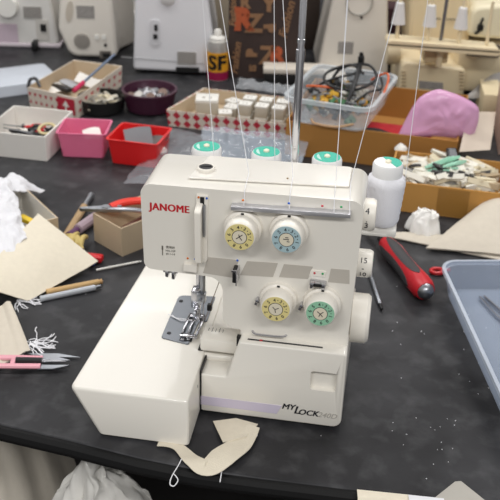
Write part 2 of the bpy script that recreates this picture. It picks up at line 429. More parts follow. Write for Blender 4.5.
# dials
DR = .0162
def dial(u, v, m, pts, knots):
    x, z = fp(u, v, -.006)
    d = obj('tension_dial', (lambda b: (lathe(b, [(0, .0), (DR + .0012, 0), (DR + .0014, .012), (DR, .0218), (DR - .0012, .0232), (0, .0232)], n=48), b)[1])(new()), CREAM2, hd, ang=50)
    put(d, (x, .017, z), 0, pi/2)
    b = new(); lathe(b, [(0, -.0005), (DR + .0042, -.0005), (DR + .0038, .0062), (DR + .0020, .0075), (0, .0075)], n=48); bx(b, (0, DR + .0022, .0075), (.0001, .0001, .0001)); obj('dial_base', b, CREAM2, d)
    b = new(); bx(b, (0, DR + .0026, .0079), (.003, .0016, .0012)); obj('index_mark', b, BLACK, d)
    b = new(); lathe(b, [(0, .0230), (DR - .0012, .0230), (DR - .0014, .0236), (0, .0236)], n=48); obj('dial_face', b, m, d)
    b = new()
    for k, ch in enumerate('4321098765'):
        a = radians(118 - 36*k) - .35
        text_bm(b, ch, .0052, RZ(a - pi/2) @ T(0, .0110, .0237), ext=.0001, bold=.00006)
    for k in (0, 1, 2):
        a = radians(100 - 36*k) - .35; bx(b, (.0113*cos(a), .0113*sin(a), .0237), (.0009, .0009, .0002))
    prism(b, [(.0079*cos(i*pi/20), .0079*sin(i*pi/20)) for i in range(40)], .0236, .0238)
    obj('numerals', b, INK, d)
    b = new(); lathe(b, [(0, .0237), (.0073, .0237), (.0072, .0241), (0, .0241)], n=32); obj('dial_hub', b, mat('hub_cream', (226, 218, 196), .5), d)
    b = new()
    for s in knots: tube(b, [(a*DR*.4, c*DR*.4, .0241) for a, c in s], .00045, 6)
    obj('hub_emblem', b, INK, d)
YEL = mat('dial_yellow', (226, 212, 146), .5, var=.04); DBL = mat('dial_blue', (168, 194, 200), .5, var=.04); GRN = mat('dial_green', (150, 202, 170), .5, var=.04)
k1 = [[(-.5, -.3), (0, .1), (.5, .5)], [(0, .1), (-.1, .5)], [(0, .1), (.4, -.5)]]
dial(239.5, 237, YEL, None, k1)
dial(286.5, 239.5, DBL, None, [[(-.5, .1), (.4, .1), (.1, -.3), (.5, -.3)], [(-.2, .4), (.3, .4)]])
dial(275.7, 309, YEL, None, [[(-.5, .4), (-.1, 0), (.5, .3)], [(-.1, 0), (0, -.6)]])
dial(320.3, 313.5, GRN, None, [[(-.5, .4), (0, 0), (.4, -.5)], [(0, 0), (.5, .4)], [(0, 0), (-.2, -.5)]])
# small guides
x, z = fp(236.3, 271); bm = new(); bx(bm, (x, .0105, z), (.0042, .013, .0155), bev=.0008); gh = obj('thread_hook', bm, BLACK, hd)
bm = new(); bx(bm, (x + .0030, .008, z), (.0012, .018, .0165), bev=.0004); bx(bm, (x, .0034, z + .0072), (.0058, .0016, .002)); obj('hook_plate', bm, CHROME, gh)
x, z = fp(318.5, 281); bm = new(); bx(bm, (x, .0125, z), (.0175, .009, .0045), RY(.06), bev=.0012); bx(bm, (x - .006, .007, z), (.004, .004, .007), bev=.0008); bx(bm, (x + .006, .007, z), (.004, .004, .007), bev=.0008); gc = obj('thread_clip', bm, CHROME, hd)
bm = new(); prism(bm, [fp(311, 269.5), fp(326.5, 271), fp(325, 277), fp(309, 275.5)], .0160, .0172, 'y'); obj('clip_mount', bm, CREAM2, gc, bevel=.0005)
bm = new(); bx(bm, (x, .0078, z), (.008, .002, .003)); obj('clip_slot', bm, BLACK, gc)
for u, v in ((257.5, 300.5), (301.5, 305.5)):
    x, z = fp(u, v, .012); bm = new(); lathe(bm, [(0, 0), (.0022, 0), (.0022, .007), (0, .008)], T(x, .017, z) @ RX(pi/2), 14); bx(bm, (x - .001, .011, z - .002), (.003, .002, .007), RY(.3), bev=.0004); obj('thread_stud', bm, CHROME, hd)
xa, za = fp(252.5, 331.3); xb, zb_ = fp(286.5, 335)
bm = new(); tube(bm, smoothpath([(xa, .0168, za + .001), (xa + .004, .0130, za), ((xa + xb)/2, .0122, (za + zb_)/2), (xb - .004, .013, zb_), (xb, .0168, zb_)]), .0014, 8, flat=.7); obj('lower_thread_bar', bm, CHROME, hd)
# needle and presser foot
xp, yp = -.186, .085
bm = new()
lathe(bm, [(0, .1), (.0034, .1), (.0034, .185), (0, .185)], T(-.1775, .090, 0), 16); obj('needle_bar', bm, STEEL, ov)
bm = new(); lathe(bm, [(0, .082), (.0032, .082), (.0032, .185), (0, .185)], T(-.184, .098, 0), 16); obj('presser_bar', bm, CHROME, ov)
bm = new(); bx(bm, (-.1985, .03, .1755), (.0165, .022, .009), bev=.0012); bx(bm, (-.2015, .02, .1715), (.0032, .01, .007), bev=.0005); bx(bm, (-.1945, .02, .1705), (.0032, .01, .009), bev=.0005); obj('thread_guide_bracket', bm, CHROME, ov)
bm = new(); prism(bm, [fp(184.5, 262), fp(198, 263), fp(197.5, 271), fp(184, 269)], .012, .018, 'y'); obj('guide_plate', bm, CREAM2, ov, bevel=.0006)
bm = new(); bx(bm, (-.178, .086, .103), (.010, .011, .012), bev=.001); lathe(bm, [(0, 0), (.0022, 0), (.0022, .006), (0, .006)], T(-.178, .080, .103) @ RX(pi/2), 12); nc = obj('needle_clamp', bm, STEEL, ov)
bm = new(); lathe(bm, [(0, .064), (.0005, .068), (.0007, .1), (0, .1)], T(-.180, .084, 0), 8); lathe(bm, [(0, .064), (.0005, .068), (.0007, .1), (0, .1)], T(-.1755, .084, 0), 8); obj('needles', bm, CHROME, nc)
bm = new()
bx(bm, (-.1865, .094, .098), (.009, .014, .024), bev=.0012); bx(bm, (-.1835, .090, .080), (.006, .016, .016), bev=.001)
pf = obj('presser_foot', bm, CHROME, ov)
bm = new()
sole = [(-.1965, .046), (-.178, .046), (-.176, .050), (-.176, .096), (-.1965, .096)]
for (a, b_) in (((-.1955, .078), (.0026, .050)), ((-.178, .078), (.0030, .050)), ((-.1868, .100), (.018, .008)), ((-.1868, .0555), (.0195, .006)), ((-.1885, .078), (.0024, .04))):
    bx(bm, (a[0], a[1], .0672), (b_[0], b_[1], .0024), bev=.0005)
bx(bm, (-.1868, .0522, .0685), (.0195, .0025, .0012), RX(.5), bev=.0003)
obj('foot_sole', bm, CHROME, pf)
bm = new(); lathe(bm, [(0, 0), (.0030, 0), (.0030, .0022), (.0022, .0028), (0, .0028)], T(-.185, .0805, .083) @ RX(pi/2), 16); obj('foot_screw', bm, STEEL, pf)
bm = new(); bx(bm, (-.1705, .098, .083), (.0055, .006, .008), bev=.0006); obj('foot_latch', bm, BLACK, pf)
# needle plate
bm = new(); prism(bm, round_poly([loc(2, .0645, 161, 337.5).xy[:] + (.004,), loc(2, .0645, 188.5, 344.5).xy[:] + (.002,), loc(2, .0645, 199, 322).xy[:] + (.0,), loc(2, .0645, 207, 321).xy[:] + (.0,), loc(2, .0645, 215.5, 296.5).xy[:] + (.002,), loc(2, .0645, 179, 295.3).xy[:] + (.008,)]), .0625, .0648); npl = obj('needle_plate', bm, mat('brushed_steel', (128, 132, 138), .34, .85, var=.06, scale=60), ov, bevel=.0005)
for u, v in ((181, 301), (169, 333)):
    p = loc(2, .065, u, v); bm = new(); lathe(bm, [(0, .0645), (.0028, .0645), (.0024, .0655), (0, .0655)], T(p.x, p.y, 0), 18); bx(bm, (p.x, p.y, .0656), (.0045, .0008, .0004), RZ(.7)); obj('plate_screw', bm, DARKMET, npl)
p = loc(2, .065, 186, 339); bm = new(); bx(bm, (p.x, p.y, .0647), (.0145, .008, .0006)); obj('feed_slot', bm, BLACK, npl)
for du in (-3, 2.5):
    p = loc(2, .066, 186 + du, 338.5); bm = new(); bx(bm, (p.x, p.y, .066), (.004, .006, .002), bev=.0004); obj('feed_dog', bm, CHROME, npl)
bm = new(); bx(bm, (-.168, .046, .058), (.006, .024, .014)); obj('knife_gap', bm, BLACK, ov)
bm = new(); tube(bm, smoothpath([loc(2, .066, 168, 314), loc(2, .0665, 176, 318), loc(2, .066, 184, 319), loc(2, .0675, 196, 321)]), .0005, 6); tube(bm, smoothpath([loc(2, .066, 172, 315), loc(2, .0665, 180, 320), loc(2, .067, 192, 320)]), .0005, 6); obj('thread_tail', bm, THREAD, ov)
bm = new(); tube(bm, [loc(2, .066, 205, 320), loc(2, .12, 219.5, 281)], .0005, 6); obj('looper_thread', bm, mat('brown_thread', (120, 95, 70), .7), ov)
# side wheels
def wheel(u, v, y, r, w, txt, name, x0=.0035):
    p = loc(1, y - r, u, v)
    b = new(); lathe(b, [(0, 0), (r*.92, 0), (r, .0015), (r, w - .004), (r*.9, w - .0006), (r*.8, w), (0, w)], T(x0, y, p.z) @ RY(pi/2), 40)
    o = obj(name, b, CREAM2, ov)
    if txt:
        b = new()
        for (s, a, sz) in txt: text_bm(b, s, sz, T(x0 + w*.45, y, p.z) @ RX(-a) @ T(0, -r - .0001, 0) @ FRONT, ext=.0002)
        obj('wheel_numerals', b, INK, o)
    return o
wheel(370, 222, .055, .0175, .0165, [('4', .62, .0095), ('.', .12, .009), ('3', -.30, .0095)], 'stitch_length_dial', .0)
dw = wheel(363.5, 270, .055, .0155, .0180, [('15', .66, .0085), ('-', .12, .009), ('10', -.40, .0085)], 'differential_dial', .0)
p = loc(1, .045, 371.5, 263.5); bm = new(); lathe(bm, [(0, 0), (.0025, 0), (.002, .004), (0, .005)], T(p.x - .003, p.y + .008, p.z) @ RY(pi/2), 12); obj('green_marker', bm, GR_, dw)
hw = wheel(355, 331, .07, .0285, .022, None, 'handwheel', -.001)
# spool platform, pins, antenna
bm = new(); prism(bm, round_poly([(-.215, .128, .01), (.038, .128, .012), (.038, .164, .012), (-.215, .164, .01)]), .184, .189); bx(bm, (-.06, .13, .16), (.11, .03, .04)); bx(bm, (-.10, .11, .182), (.2, .02, .012)); sp = obj('spool_platform', bm, WHITE, ov, bevel=.002)
SX = [-.1848, -.115, -.0453, .0236]; SY = .146
for x in SX:
    bm = new(); bx(bm, (x, SY, .1885), (.034, .034, .0095), bev=.003); lathe(bm, [(0, .187), (.004, .187), (.0035, .268), (.0025, .2685), (0, .2685)], T(x, SY, 0), 16); obj('spool_holder', bm, WHITE, sp)
AX, AY = -.0805, .122
lean = Matrix.Rotation(radians(.35), 4, 'Y')
AM = T(AX, AY, .18) @ lean
ANT = mat('antenna_chrome', (226, 226, 230), .17, 1., var=.02)
bm = new(); lathe(bm, [(0, 0), (.0043, 0), (.0043, .208), (.0049, .2082), (.0049, .2195), (.0043, .2197), (.0043, .221), (0, .221)], AM, 24); an1 = obj('antenna_tube', bm, ANT, ov)
bm = new(); lathe(bm, [(0, .212), (.0038, .212), (.0038, .226), (.0045, .2265), (.0045, .2305), (.0039, .231), (.0039, .47), (0, .47)], AM, 24); obj('antenna_rod', bm, ANT, an1)
top_ = AM @ V((0, 0, .465))
GX = [-.2, -.118, -.036, .046]
bm = new(); bx(bm, (top_.x - .001, top_.y, top_.z), (.28, .008, .006), bev=.002)
for g in GX:
    tube(bm, [V((g + .007*cos(a), top_.y - .007*sin(a) - .006, top_.z)) for a in [i*pi/8 for i in range(0, 15)]], .0011, 6)
obj('thread_guide_bar', bm, STEEL, an1)

# spools
CAPW = mat('spool_cap_white', (240, 240, 240), .4, var=.01)
def spool(i, label):
    x = SX[i]; w = MM @ V((x, SY, .1936))
    s = thing('thread_spool', label, 'spool of thread', w, MYAW, 'white thread spools behind the overlocker')
    b = new(); pr = [(0, .002), (.0165, .002), (.0185, .006)]
    for k in range(12): pr.append((.0190 + .00031*k - .0005*(k % 2), .008 + .0042*k))
    pr += [(.0205, .0585), (.0172, .0615), (0, .0615)]
    lathe(b, pr, n=40); obj('wound_thread', b, YARN, s)
    b = new(); lathe(b, [(0, .06), (.0168, .06), (.0172, .062), (.0172, .074), (.0158, .0765), (0, .0765)], n=40); cap = obj('spool_cap', b, CAPW, s)
    b = new(); th = 1.1
    a0 = .9 if i == 3 else .25 + .2*i
    r = .0152
    if i == 3: pts = [(r*cos(t), r*sin(t)) for t in [-.9 + k*(2.9)/30 for k in range(31)]]
    else: pts = [(r*cos(t), r*sin(t)) for t in [k*2*pi/36 for k in range(36)]]
    prism(b, pts, .0764, .0769); lab = obj('cap_label', b, TEAL, cap)
    b = new()
    prism(b, [(r*.78*cos(t) , r*.78*sin(t)) for t in [-.5 + k/12*1.6 + pi for k in range(13)]], .0769, .0771)
    if i != 3: obj('label_print', b, mat('pale_teal', (190, 226, 216), .5, var=.3, scale=500), cap)
    else: b.free()
    b = new(); lathe(b, [(0, .0765), (.0036, .0765), (.0034, .0785), (.002, .0796), (0, .0798)], n=16); obj('pin_tip', b, mat('pin_cream', (236, 228, 206), .5), s)
    # strand up to the guide and down to the machine's top
    g = V((GX[i], top_.y - .01, top_.z - .002)) - V((x, SY, .1936))
    st = V((.0205, -.006, .055)) if i == 3 else V((.012, -.012, .06))
    b = new(); tube(b, [st, st.lerp(g, .5) + V((.001, 0, 0)), g], .00042, 6)
    lowr = [(244, 205.5), (289.5, 208.5), (334, 212), (349.5, 213)][i]
    q = V((fp(lowr[0], lowr[1], .010)[0], .0095, fp(lowr[0], lowr[1], .010)[1])) - V((x, SY, .1936))
    dn = V((q.x + x - .003, .055, .2825)) - V((x, SY, .1936))
    f2 = V((q.x - .001, .0175 - SY, .2795 - .1936))
    tube(b, [g, dn], .00042, 6); tube(b, [dn, f2, q], .0004, 6)
    bmesh.ops.translate(b, verts=b.verts[:], vec=(x, SY, .1936)); obj('thread_strand', b, THREAD, ov)
spool(0, 'white thread spool behind the printed brand name, leftmost of the four')
spool(1, 'white thread spool left of the chrome antenna, second of the four')
spool(2, 'white thread spool just right of the chrome antenna, mostly hidden behind the machine')
spool(3, 'fully visible white thread spool at the right end beside the box of clips')
# ------------------------------------------------------------------ boxes and trays: three top corners seen in the photo give place, turn and size
def frame3(A, B, Cc, h):
    a, b, c = at(*A, h), at(*B, h), at(*Cc, h)
    w = (b - a).xy.length; rz = atan2((b - a).y, (b - a).x)
    ax = V((cos(rz), sin(rz))); ay = V((-sin(rz), cos(rz)))
    d = abs((c - b).xy.dot(ay)); ctr = a.xy + ax*w/2 + ay*d/2
    return ctr, rz, w, d
def L2W(ctr, rz, x, y, z): return V((ctr.x + x*cos(rz) - y*sin(rz), ctr.y + x*sin(rz) + y*cos(rz), z))
def jitter(s): return random.uniform(-s, s)

# white card tray at the left with its scissors
ctr, rz, w, d = frame3((-18, 131), (45, 137.5), (80, 112), .047)
t = thing('card_tray', 'long white card tray on the left, holding dark scissors and clips', 'tray', (ctr.x, ctr.y, .0005), rz)
obj('tray_body', tray_bm(w, d, .047, .003, .002), PAPERW, t, bevel=.0006)
WC = (ctr, rz, w, d)
def scissors(name, label, M, hm, size=1., group=None):
    s = thing(name, label, 'scissors'); s.matrix_world = M
    for k, sg in ((0, 1), (1, -1)):
        b = new(); prism(b, [(-.004*sg, 0), (.008*sg, -.01), (.006*sg, .05), (.0*sg, .095)], .0015 + k*.002, .0033 + k*.002); 
        for v in b.verts: v.co *= size
        obj('blade', b, STEEL, s)
        b = new(); cx = -.02*sg
        tube(b, [V((cx + .014*cos(a), -.055 + .024*sin(a), .005)) for a in [i*2*pi/18 for i in range(18)]] + [V((cx + .014, -.055, .005))], .0042, 8)
        tube(b, [V((.004*sg, -.002, .004)), V((-.006*sg, -.018, .005)), V((cx + .008*sg, -.034, .005))], .0042, 8)
        for v in b.verts: v.co *= size
        obj('handle', b, hm, s)
    b = new(); lathe(b, [(0, 0), (.0035, 0), (.003, .007), (0, .0072)], n=16); obj('pivot_screw', b, STEEL, s)
    return s
BLK = BLACK; REDP = mat('red_plastic', (206, 30, 38), .4); YELP = mat('yellow_plastic', (224, 186, 60), .45)
def in_tray(tr, x, y, z, rz=0., rx=0., ry=0.): 
    return Matrix.Translation(L2W(tr[0], tr[1], x, y, z)) @ RZ(tr[1] + rz) @ RX(rx) @ RY(ry)
scissors('scissors', 'black-handled scissors lying in the white card tray', in_tray(WC, .010, -.012, .026, 1.5, .06), BLK, .62)
scissors('scissors', 'red-handled scissors at the left end of the white card tray', in_tray(WC, -.022, .02, .024, 1.8, .1), REDP, .5)
def rod(name, label, cat, p0, p1, r, m, tip=None, tipm=None, group=None, n=10, tl=.15):
    p0 = V(p0); p1 = V(p1); Lg = (p1 - p0).length
    q = (p1 - p0).to_track_quat('Z', 'Y')
    s = thing(name, label, cat, p0, group=group); s.rotation_euler = q.to_euler()
    b = new(); lathe(b, [(0, 0), (r, .0005), (r, Lg*(1 - tl)), (r*.8, Lg*(1 - tl) + .001), (0, Lg*(1 - tl) + .001)], n=n); obj('handle', b, m, s)
    b = new(); lathe(b, [(0, Lg*(1 - tl)), (r*.6, Lg*(1 - tl)), (tip or r*.4, Lg*.98), (0, Lg)], n=n); obj('tip', b, tipm or STEEL, s)
    return s
def ring(name, label, M, r0, r1, m, cat, group=None):
    b = new(); tube(b, [V((r0*cos(a), r0*sin(a), 0)) for a in [i*2*pi/24 for i in range(25)]], r1, 8); o = obj(name, b, m); o.matrix_world = M; return tag(o, label, cat, group)
ring('bracelet_ring', 'cream hoop lying on the scissors in the white card tray', in_tray(WC, .034, .002, .034, 0, .3), .015, .0028, mat('hoop_cream', (214, 196, 150), .5), 'ring')
for k in range(16):
    b = new(); bx(b, (0, 0, 0), (.012, .03, .008), bev=.002); bx(b, (0, .018, 0), (.006, .012, .004), bev=.001)
    o = obj('binder_clip', b, [BLACK, DARKMET][k % 2]); o.matrix_world = in_tray(WC, -.03 + .0105*(k % 8), -.026 + .016*(k % 4), .014 + .010*(k % 2), k*1.1)
    tag(o, 'small black clip among the scissors in the white card tray', 'clip', 'black clips in the white card tray')

# pink and red trays
PINK = mat('translucent_pink', (240, 128, 166), .3, alpha=.8, var=.03)
ctr, rz, w, d = frame3((57.5, 131), (106, 133), (115, 122.5), .048)
PK = (ctr, rz, w, d)
t = thing('plastic_tray', 'small translucent pink plastic tray between the white tray and the red tray', 'tray', (ctr.x, ctr.y, .0005), rz)
obj('tray_body', tray_bm(w, max(d, .075), .048, .0018, .006, .006, .0018), PINK, t)
ctr, rz, w, d = frame3((107, 138), (158, 144), (169, 129), .048)
RDT = (ctr, rz, w, d)
t = thing('plastic_tray', 'glossy opaque red plastic tray holding grey paper slips', 'tray', (ctr.x, ctr.y, .0005), rz)
obj('tray_body', tray_bm(w, max(d, .085), .048, .002, .006, .006, .0018), mat('tray_red', (222, 34, 36), .35), t)
def card_slip(tr, x, y, z, sx, sy, rz, rx, m, label, group=None):
    b = new(); sheet(b, 6, 6, lambda u, v: ((u - .5)*sx, (v - .5)*sy, .006*sin(u*2.4)*sin(v*2)), .0008)
    o = obj('paper_slip', b, m); o.matrix_world = in_tray(tr, x, y, z, rz, rx); return tag(o, label, 'paper', group)
card_slip(PK, .012, .004, .032, .032, .026, .4, .35, PAPERW, 'white slip of card propped in the pink tray')
b = new()
for i in range(3): tube(b, smoothpath([(-.03 + .01*i, -.01, 0), (-.01, .012, .004 + .003*i), (.012, .0, .006)]), .0009, 5)
tag((lambda o: (setattr(o, 'matrix_world', in_tray(PK, -.012, .0, .012)), o)[1])(obj('hair_pins', b, STEEL)), 'thin wire pins lying in the pink tray', 'pin', kind=None)
card_slip(RDT, -.004, .006, .036, .05, .045, .5, .5, mat('grey_paper', (112, 112, 116), .6), 'grey paper slip sticking up in the red tray')
card_slip(RDT, .028, .012, .030, .036, .03, -.3, .3, mat('grey_paper2', (96, 88, 86), .6), 'darker grey paper slip lying at the right in the red tray')
b = new(); lathe(b, [(0, 0), (.008, 0), (.008, .004), (0, .004)], n=20); o = obj('white_button', b, WHITE); o.matrix_world = in_tray(RDT, .045, -.004, .020, 0, .4); tag(o, 'white button in the red tray', 'button')

# printed card box with red arrows, further back on the left
def arrow_mat(nm='white_card_red_checks', px_=.0205, pz=.0165, lo=.001, hi=1., size=.40):
    m = bpy.data.materials.new(nm); m.use_nodes = True; nt = m.node_tree; N = nt.nodes; L = nt.links; b = N['Principled BSDF']
    b.inputs['Roughness'].default_value = .7
    tc = N.new('ShaderNodeTexCoord'); sx = N.new('ShaderNodeSeparateXYZ'); L.new(tc.outputs['Object'], sx.inputs[0])
    def math(op, a, c=None):
        n = N.new('ShaderNodeMath'); n.operation = op
        for i, q in enumerate((a, c)):
            if q is None: continue
            if isinstance(q, (int, float)): n.inputs[i].default_value = q
            else: L.new(q, n.inputs[i])
        return n.outputs[0]
    h = math('SUBTRACT', sx.outputs[0], sx.outputs[1])
    S_ = 1/px_
    a = math('ABSOLUTE', math('SUBTRACT', math('FRACT', math('MULTIPLY', h, S_)), .5))
    c = math('ABSOLUTE', math('SUBTRACT', math('FRACT', math('MULTIPLY', math('ADD', sx.outputs[2], .0005), 1/pz)), .5))
    dm = math('LESS_THAN', math('ADD', a, math('MULTIPLY', c, .8)), size)
    rg = math('MULTIPLY', math('MULTIPLY', dm, math('GREATER_THAN', sx.outputs[2], lo)), math('LESS_THAN', sx.outputs[2], hi))
    mx = N.new('ShaderNodeMix'); mx.data_type = 'RGBA'; mx.inputs[6].default_value = col((226, 214, 200)); mx.inputs[7].default_value = col((188, 44, 62))
    L.new(rg, mx.inputs[0]); L.new(mx.outputs[2], b.inputs['Base Color']); return m
ARM = arrow_mat(); ARM1 = arrow_mat('white_card_red_row', .019, .023, .0115, .0345, .30)
a_, b_, c_ = at(27, 87, .045), at(76, 98.5, .045), at(122, 66, .045)
d_ = at(74, 60, .045)
bc = (a_ + b_ + c_ + d_)/4
t = thing('card_box', 'open shallow card box with red printed diamonds and an arrow label, tan inside', 'box', (bc.x, bc.y, .0005))
P4 = [(p - bc).xy for p in (a_, b_, c_, d_)]
def quadbox(P, h, th, t, mo, mi, name_o, name_i, base_in=.97):
    P = [V((p[0], p[1])) for p in P]
    cen = sum((p for p in P), V((0, 0)))/4
    def ins(k): return [cen + (p - cen)*(1 - k/((p - cen).length)) for p in P]
    O = P; I = ins(th*1.4); B = [cen + (p - cen)*base_in for p in P]; BI = [cen + (p - cen)*(base_in - .02) for p in ins(th*1.4)]
    z = lambda pts, zz: [V((p.x, p.y, zz)) for p in pts]
    b = new(); loft(b, [z(B, 0), z(O, h), z(I, h), z(BI, th)]); o = obj(name_o, b, mo, t)
    I2 = ins(th*1.4 + .0004); BI2 = [cen + (p - cen)*(base_in - .021) for p in I2]
    b = new(); J = ins(th*1.4 + .0012); BJ = [cen + (p - cen)*(base_in - .021) for p in J]
    loft(b, [z(BI2, th + .0003), z(I2, h - .0004), z(J, h - .0004), z(BJ, th + .001)])
    obj(name_i, b, mi, t); return o
quadbox(P4, .045, .002, t, ARM1, CARD2, 'box_body', 'box_lining')
# arrow label on the near corner
q0 = P4[0].lerp(P4[1], .62); q1 = P4[0].lerp(P4[1], .96); dq = (q1 - q0).normalized(); nq = V((dq.y, -dq.x))
LM = Matrix(((dq.x, 0, nq.x, (q0.x + q1.x)/2 + nq.x*.0006), (dq.y, 0, nq.y, (q0.y + q1.y)/2 + nq.y*.0006), (0, 1, 0, .024), (0, 0, 0, 1)))
b = new(); bx(b, (0, 0, 0), ((q1 - q0).length, .032, .0008)); 
for v in b.verts: v.co = LM @ v.co
lb = obj('arrow_label', b, mat('label_red', (178, 34, 56), .6), t)
b = new(); prism(b, [(-.002, -.011), (.002, -.011), (.002, 0), (.009, -.002), (0, .011), (-.009, -.002), (-.002, 0)], .0006, .0009)
for v in b.verts: v.co = LM @ v.co
obj('arrow_print', b, PAPERW, lb)
rod('screwdriver', 'blue-shafted screwdriver with pink handle leaning out of the red printed card box', 'screwdriver', at(74, 91, .030), at(115, 54, .062), .005, mat('pink_grip', (200, 40, 90), .4), .0028, mat('blue_grey_steel', (130, 146, 172), .35, .6), tl=.78)
for k, (u, v, a) in enumerate(((58, 90, .4), (72, 84, 1.1), (88, 80, -.2))):
    b = new(); sheet(b, 6, 6, lambda x, y: ((x - .5)*.05, (y - .5)*.035, .008*sin(x*3 + k)), .001); o = obj('paper_scrap', b, [PAPERW, mat('steel_grey_paper', (170, 172, 176), .5), PAPERW][k]); p = at(u, v, .012 + .004*k); put(o, p, a, .25)
    tag(o, ['white paper scrap at the near end of the red printed box', 'grey paper scrap in the middle of the red printed box', 'white paper scrap by the screwdriver in the red printed box'][k], 'paper')
b = new(); bx(b, (0, 0, 0), (.016, .055, .010), bev=.003); o = obj('metal_clamp', b, DARKMET); put(o, at(61, 88, .018), .9); tag(o, 'dark metal clamp lying inside the red printed card box', 'clamp')
b = new(); tube(b, smoothpath([(-.012, 0, 0), (-.006, .010, .012), (.006, .008, .014), (.012, -.004, 0)]), .0035, 8); o = obj('bent_clip', b, DARKMET); put(o, at(34, 87, .044), .3); tag(o, 'dark bent metal clip hooked over the left rim of the red printed box', 'clip')

# clear plastic lid at far left
b = new(); loft(b, [rrect(.24, .13, .012, 0), rrect(.235, .125, .012, .022), rrect(.20, .09, .01, .026), rrect(.05, .02, .005, .028)]); o = obj('plastic_cover', b, mat('frosted_lid', (216, 222, 232), .3, alpha=.75, var=.05)); p = at(14, 88); put(o, (p.x - .03, p.y, .0005), .5); tag(o, 'frosted clear plastic lid behind the white card tray', 'lid')

# round dish with clips, purple bowl with bobbins
p = at(102, 110); 
DS = p
t = thing('round_dish', 'low round black dish full of small silver clips', 'dish', (p.x, p.y, .0005))
b = new(); lathe(b, [(0, 0), (.040, 0), (.046, .004), (.049, .030), (.0475, .030), (.044, .006), (0, .004)], n=40); obj('dish_body', b, mat('smoky_plastic', (30, 30, 30), .25), t)
CLIPM = [mat('clip_silver', (206, 200, 186), .35, .5), mat('clip_ivory', (222, 212, 186), .5), mat('clip_grey', (150, 146, 138), .4, .5)]
proto = None
for k in range(46):
    a = k*2.4; r = .040*sqrt((k % 31)/31)
    M = T(DS.x + r*cos(a), DS.y + r*sin(a), .016 + .010*(1 - r/.05) + .004*(k > 30)) @ Euler((jitter(.5), jitter(.5), random.uniform(0, 6.3))).to_matrix().to_4x4()
    b = new(); bx(b, (0, 0, 0), (.006, .022, .0035), bev=.001); bx(b, (0, 0, .002), (.003, .014, .003), bev=.0008)
    o = obj('small_clip', b, CLIPM[k % 3]); o.matrix_world = M; tag(o, 'small silver clip in the round black dish', 'clip', 'clips in the round black dish')
p = at(150, 109); BW = p
t = thing('bowl', 'dark purple plastic bowl holding metal bobbins', 'bowl', (p.x, p.y, .0005))
b = new(); lathe(b, [(0, 0), (.042, 0), (.048, .004), (.055, .038), (.0575, .040), (.0575, .044), (.0525, .044), (.047, .008), (0, .005)], n=48); obj('bowl_body', b, mat('aubergine_plastic', (66, 30, 50), .35), t)
BOB = [mat('bobbin_steel', (196, 196, 200), .3, .8), mat('bobbin_clear', (214, 210, 204), .3), mat('bobbin_brown', (120, 96, 84), .5)]
for k in range(30):
    a = k*2.4; r = .043*sqrt((k % 20)/20)
    M = T(BW.x + r*cos(a), BW.y + r*sin(a), .024 + .006*(k >= 20)) @ Euler((jitter(.9), jitter(.9), 0)).to_matrix().to_4x4()
    b = new(); lathe(b, [(0, -.005), (.0098, -.005), (.0098, -.004), (.006, -.0035), (.006, .0035), (.0098, .004), (.0098, .005), (0, .005)], n=20)
    o = obj('bobbin', b, BOB[(k*7) % 3 if k % 2 else 0]); o.matrix_world = M; tag(o, 'bobbin heaped in the dark purple bowl', 'bobbin', 'bobbins in the dark purple bowl')

# diamond printed box with small white boxes
ctr, rz, w, d = frame3((166, 110), (291, 125), (291 + 10, 97), .034)
d = .15
ctr = at(166, 110, .034).xy + V((cos(rz), sin(rz)))*w/2 + V((-sin(rz), cos(rz)))*d/2
DB = (ctr, rz, w, d)
t = thing('card_box', 'low open card box with rows of red diamonds printed on its front', 'box', (ctr.x, ctr.y, .0005), rz)
q = [(-w/2, -d/2), (w/2, -d/2), (w/2, d/2), (-w/2 + .03, d/2)]
quadbox(q, .034, .0025, t, ARM, CARD2, 'box_body', 'box_lining')
b = new(); bx(b, (0, 0, 0), (.03, .026, .026), bev=.0008)
def small_box(x, y, z, s, rz_, label, grp):
    r = thing('bobbin_box', label, 'box', L2W(ctr, rz, x, y, z), rz + rz_, grp)
    b = new(); bx(b, (0, 0, s*.42), (s, s*.95, s*.84), bev=.0008); obj('box_body', b, mat('small_box_grey', (186, 178, 164), .7), r)
    b = new(); bx(b, (0, 0, s*.9), (s*1.03, s*.98, s*.16), bev=.0008); obj('lid', b, mat('small_box_white', (232, 230, 224), .6), r)
    b = new(); bx(b, (-s*.15, -s*.1, s*.985), (s*.12, s*.12, .0008)); bx(b, (s*.15, -s*.1, s*.985), (s*.12, s*.12, .0008)); obj('lid_print', b, mat('print_grey', (150, 140, 130), .7), r)
    return r
small_box(-.062, -.01, .004, .044, .25, 'larger square white box standing alone at the left in the diamond box', None)
for ix in range(3):
    for iy in range(2):
        for iz in range(2):
            small_box(.024 + .034*ix, -.032 + .036*iy, .004 + .0245*iz, .024 if 0 else .0245, jitter(.05), 'small white lidded box stacked in the diamond printed box', 'small white boxes stacked in the diamond printed box')
for k, (x, y) in enumerate(((-.018, -.03), (-.014, .004), (-.02, .038))):
    small_box(x, y, .004, .026, .3 - .4*k, ['grey-white small box nearest the front at left of the stacks', 'grey-white small box in the middle left of the stacks', 'grey-white small box at the back left of the stacks'][k], None)
def film(name, label, cat, f, m, th=.0006, nu=36, nv=28, group=None):
    b = new(); sheet(b, nu, nv, f, th); o = obj(name, b, m, ang=80); return tag(o, label, cat, group)
def bil(A, B, Cc, D, u, v): return (A*(1-u)*(1-v) + B*u*(1-v) + Cc*u*v + D*(1-u)*v)
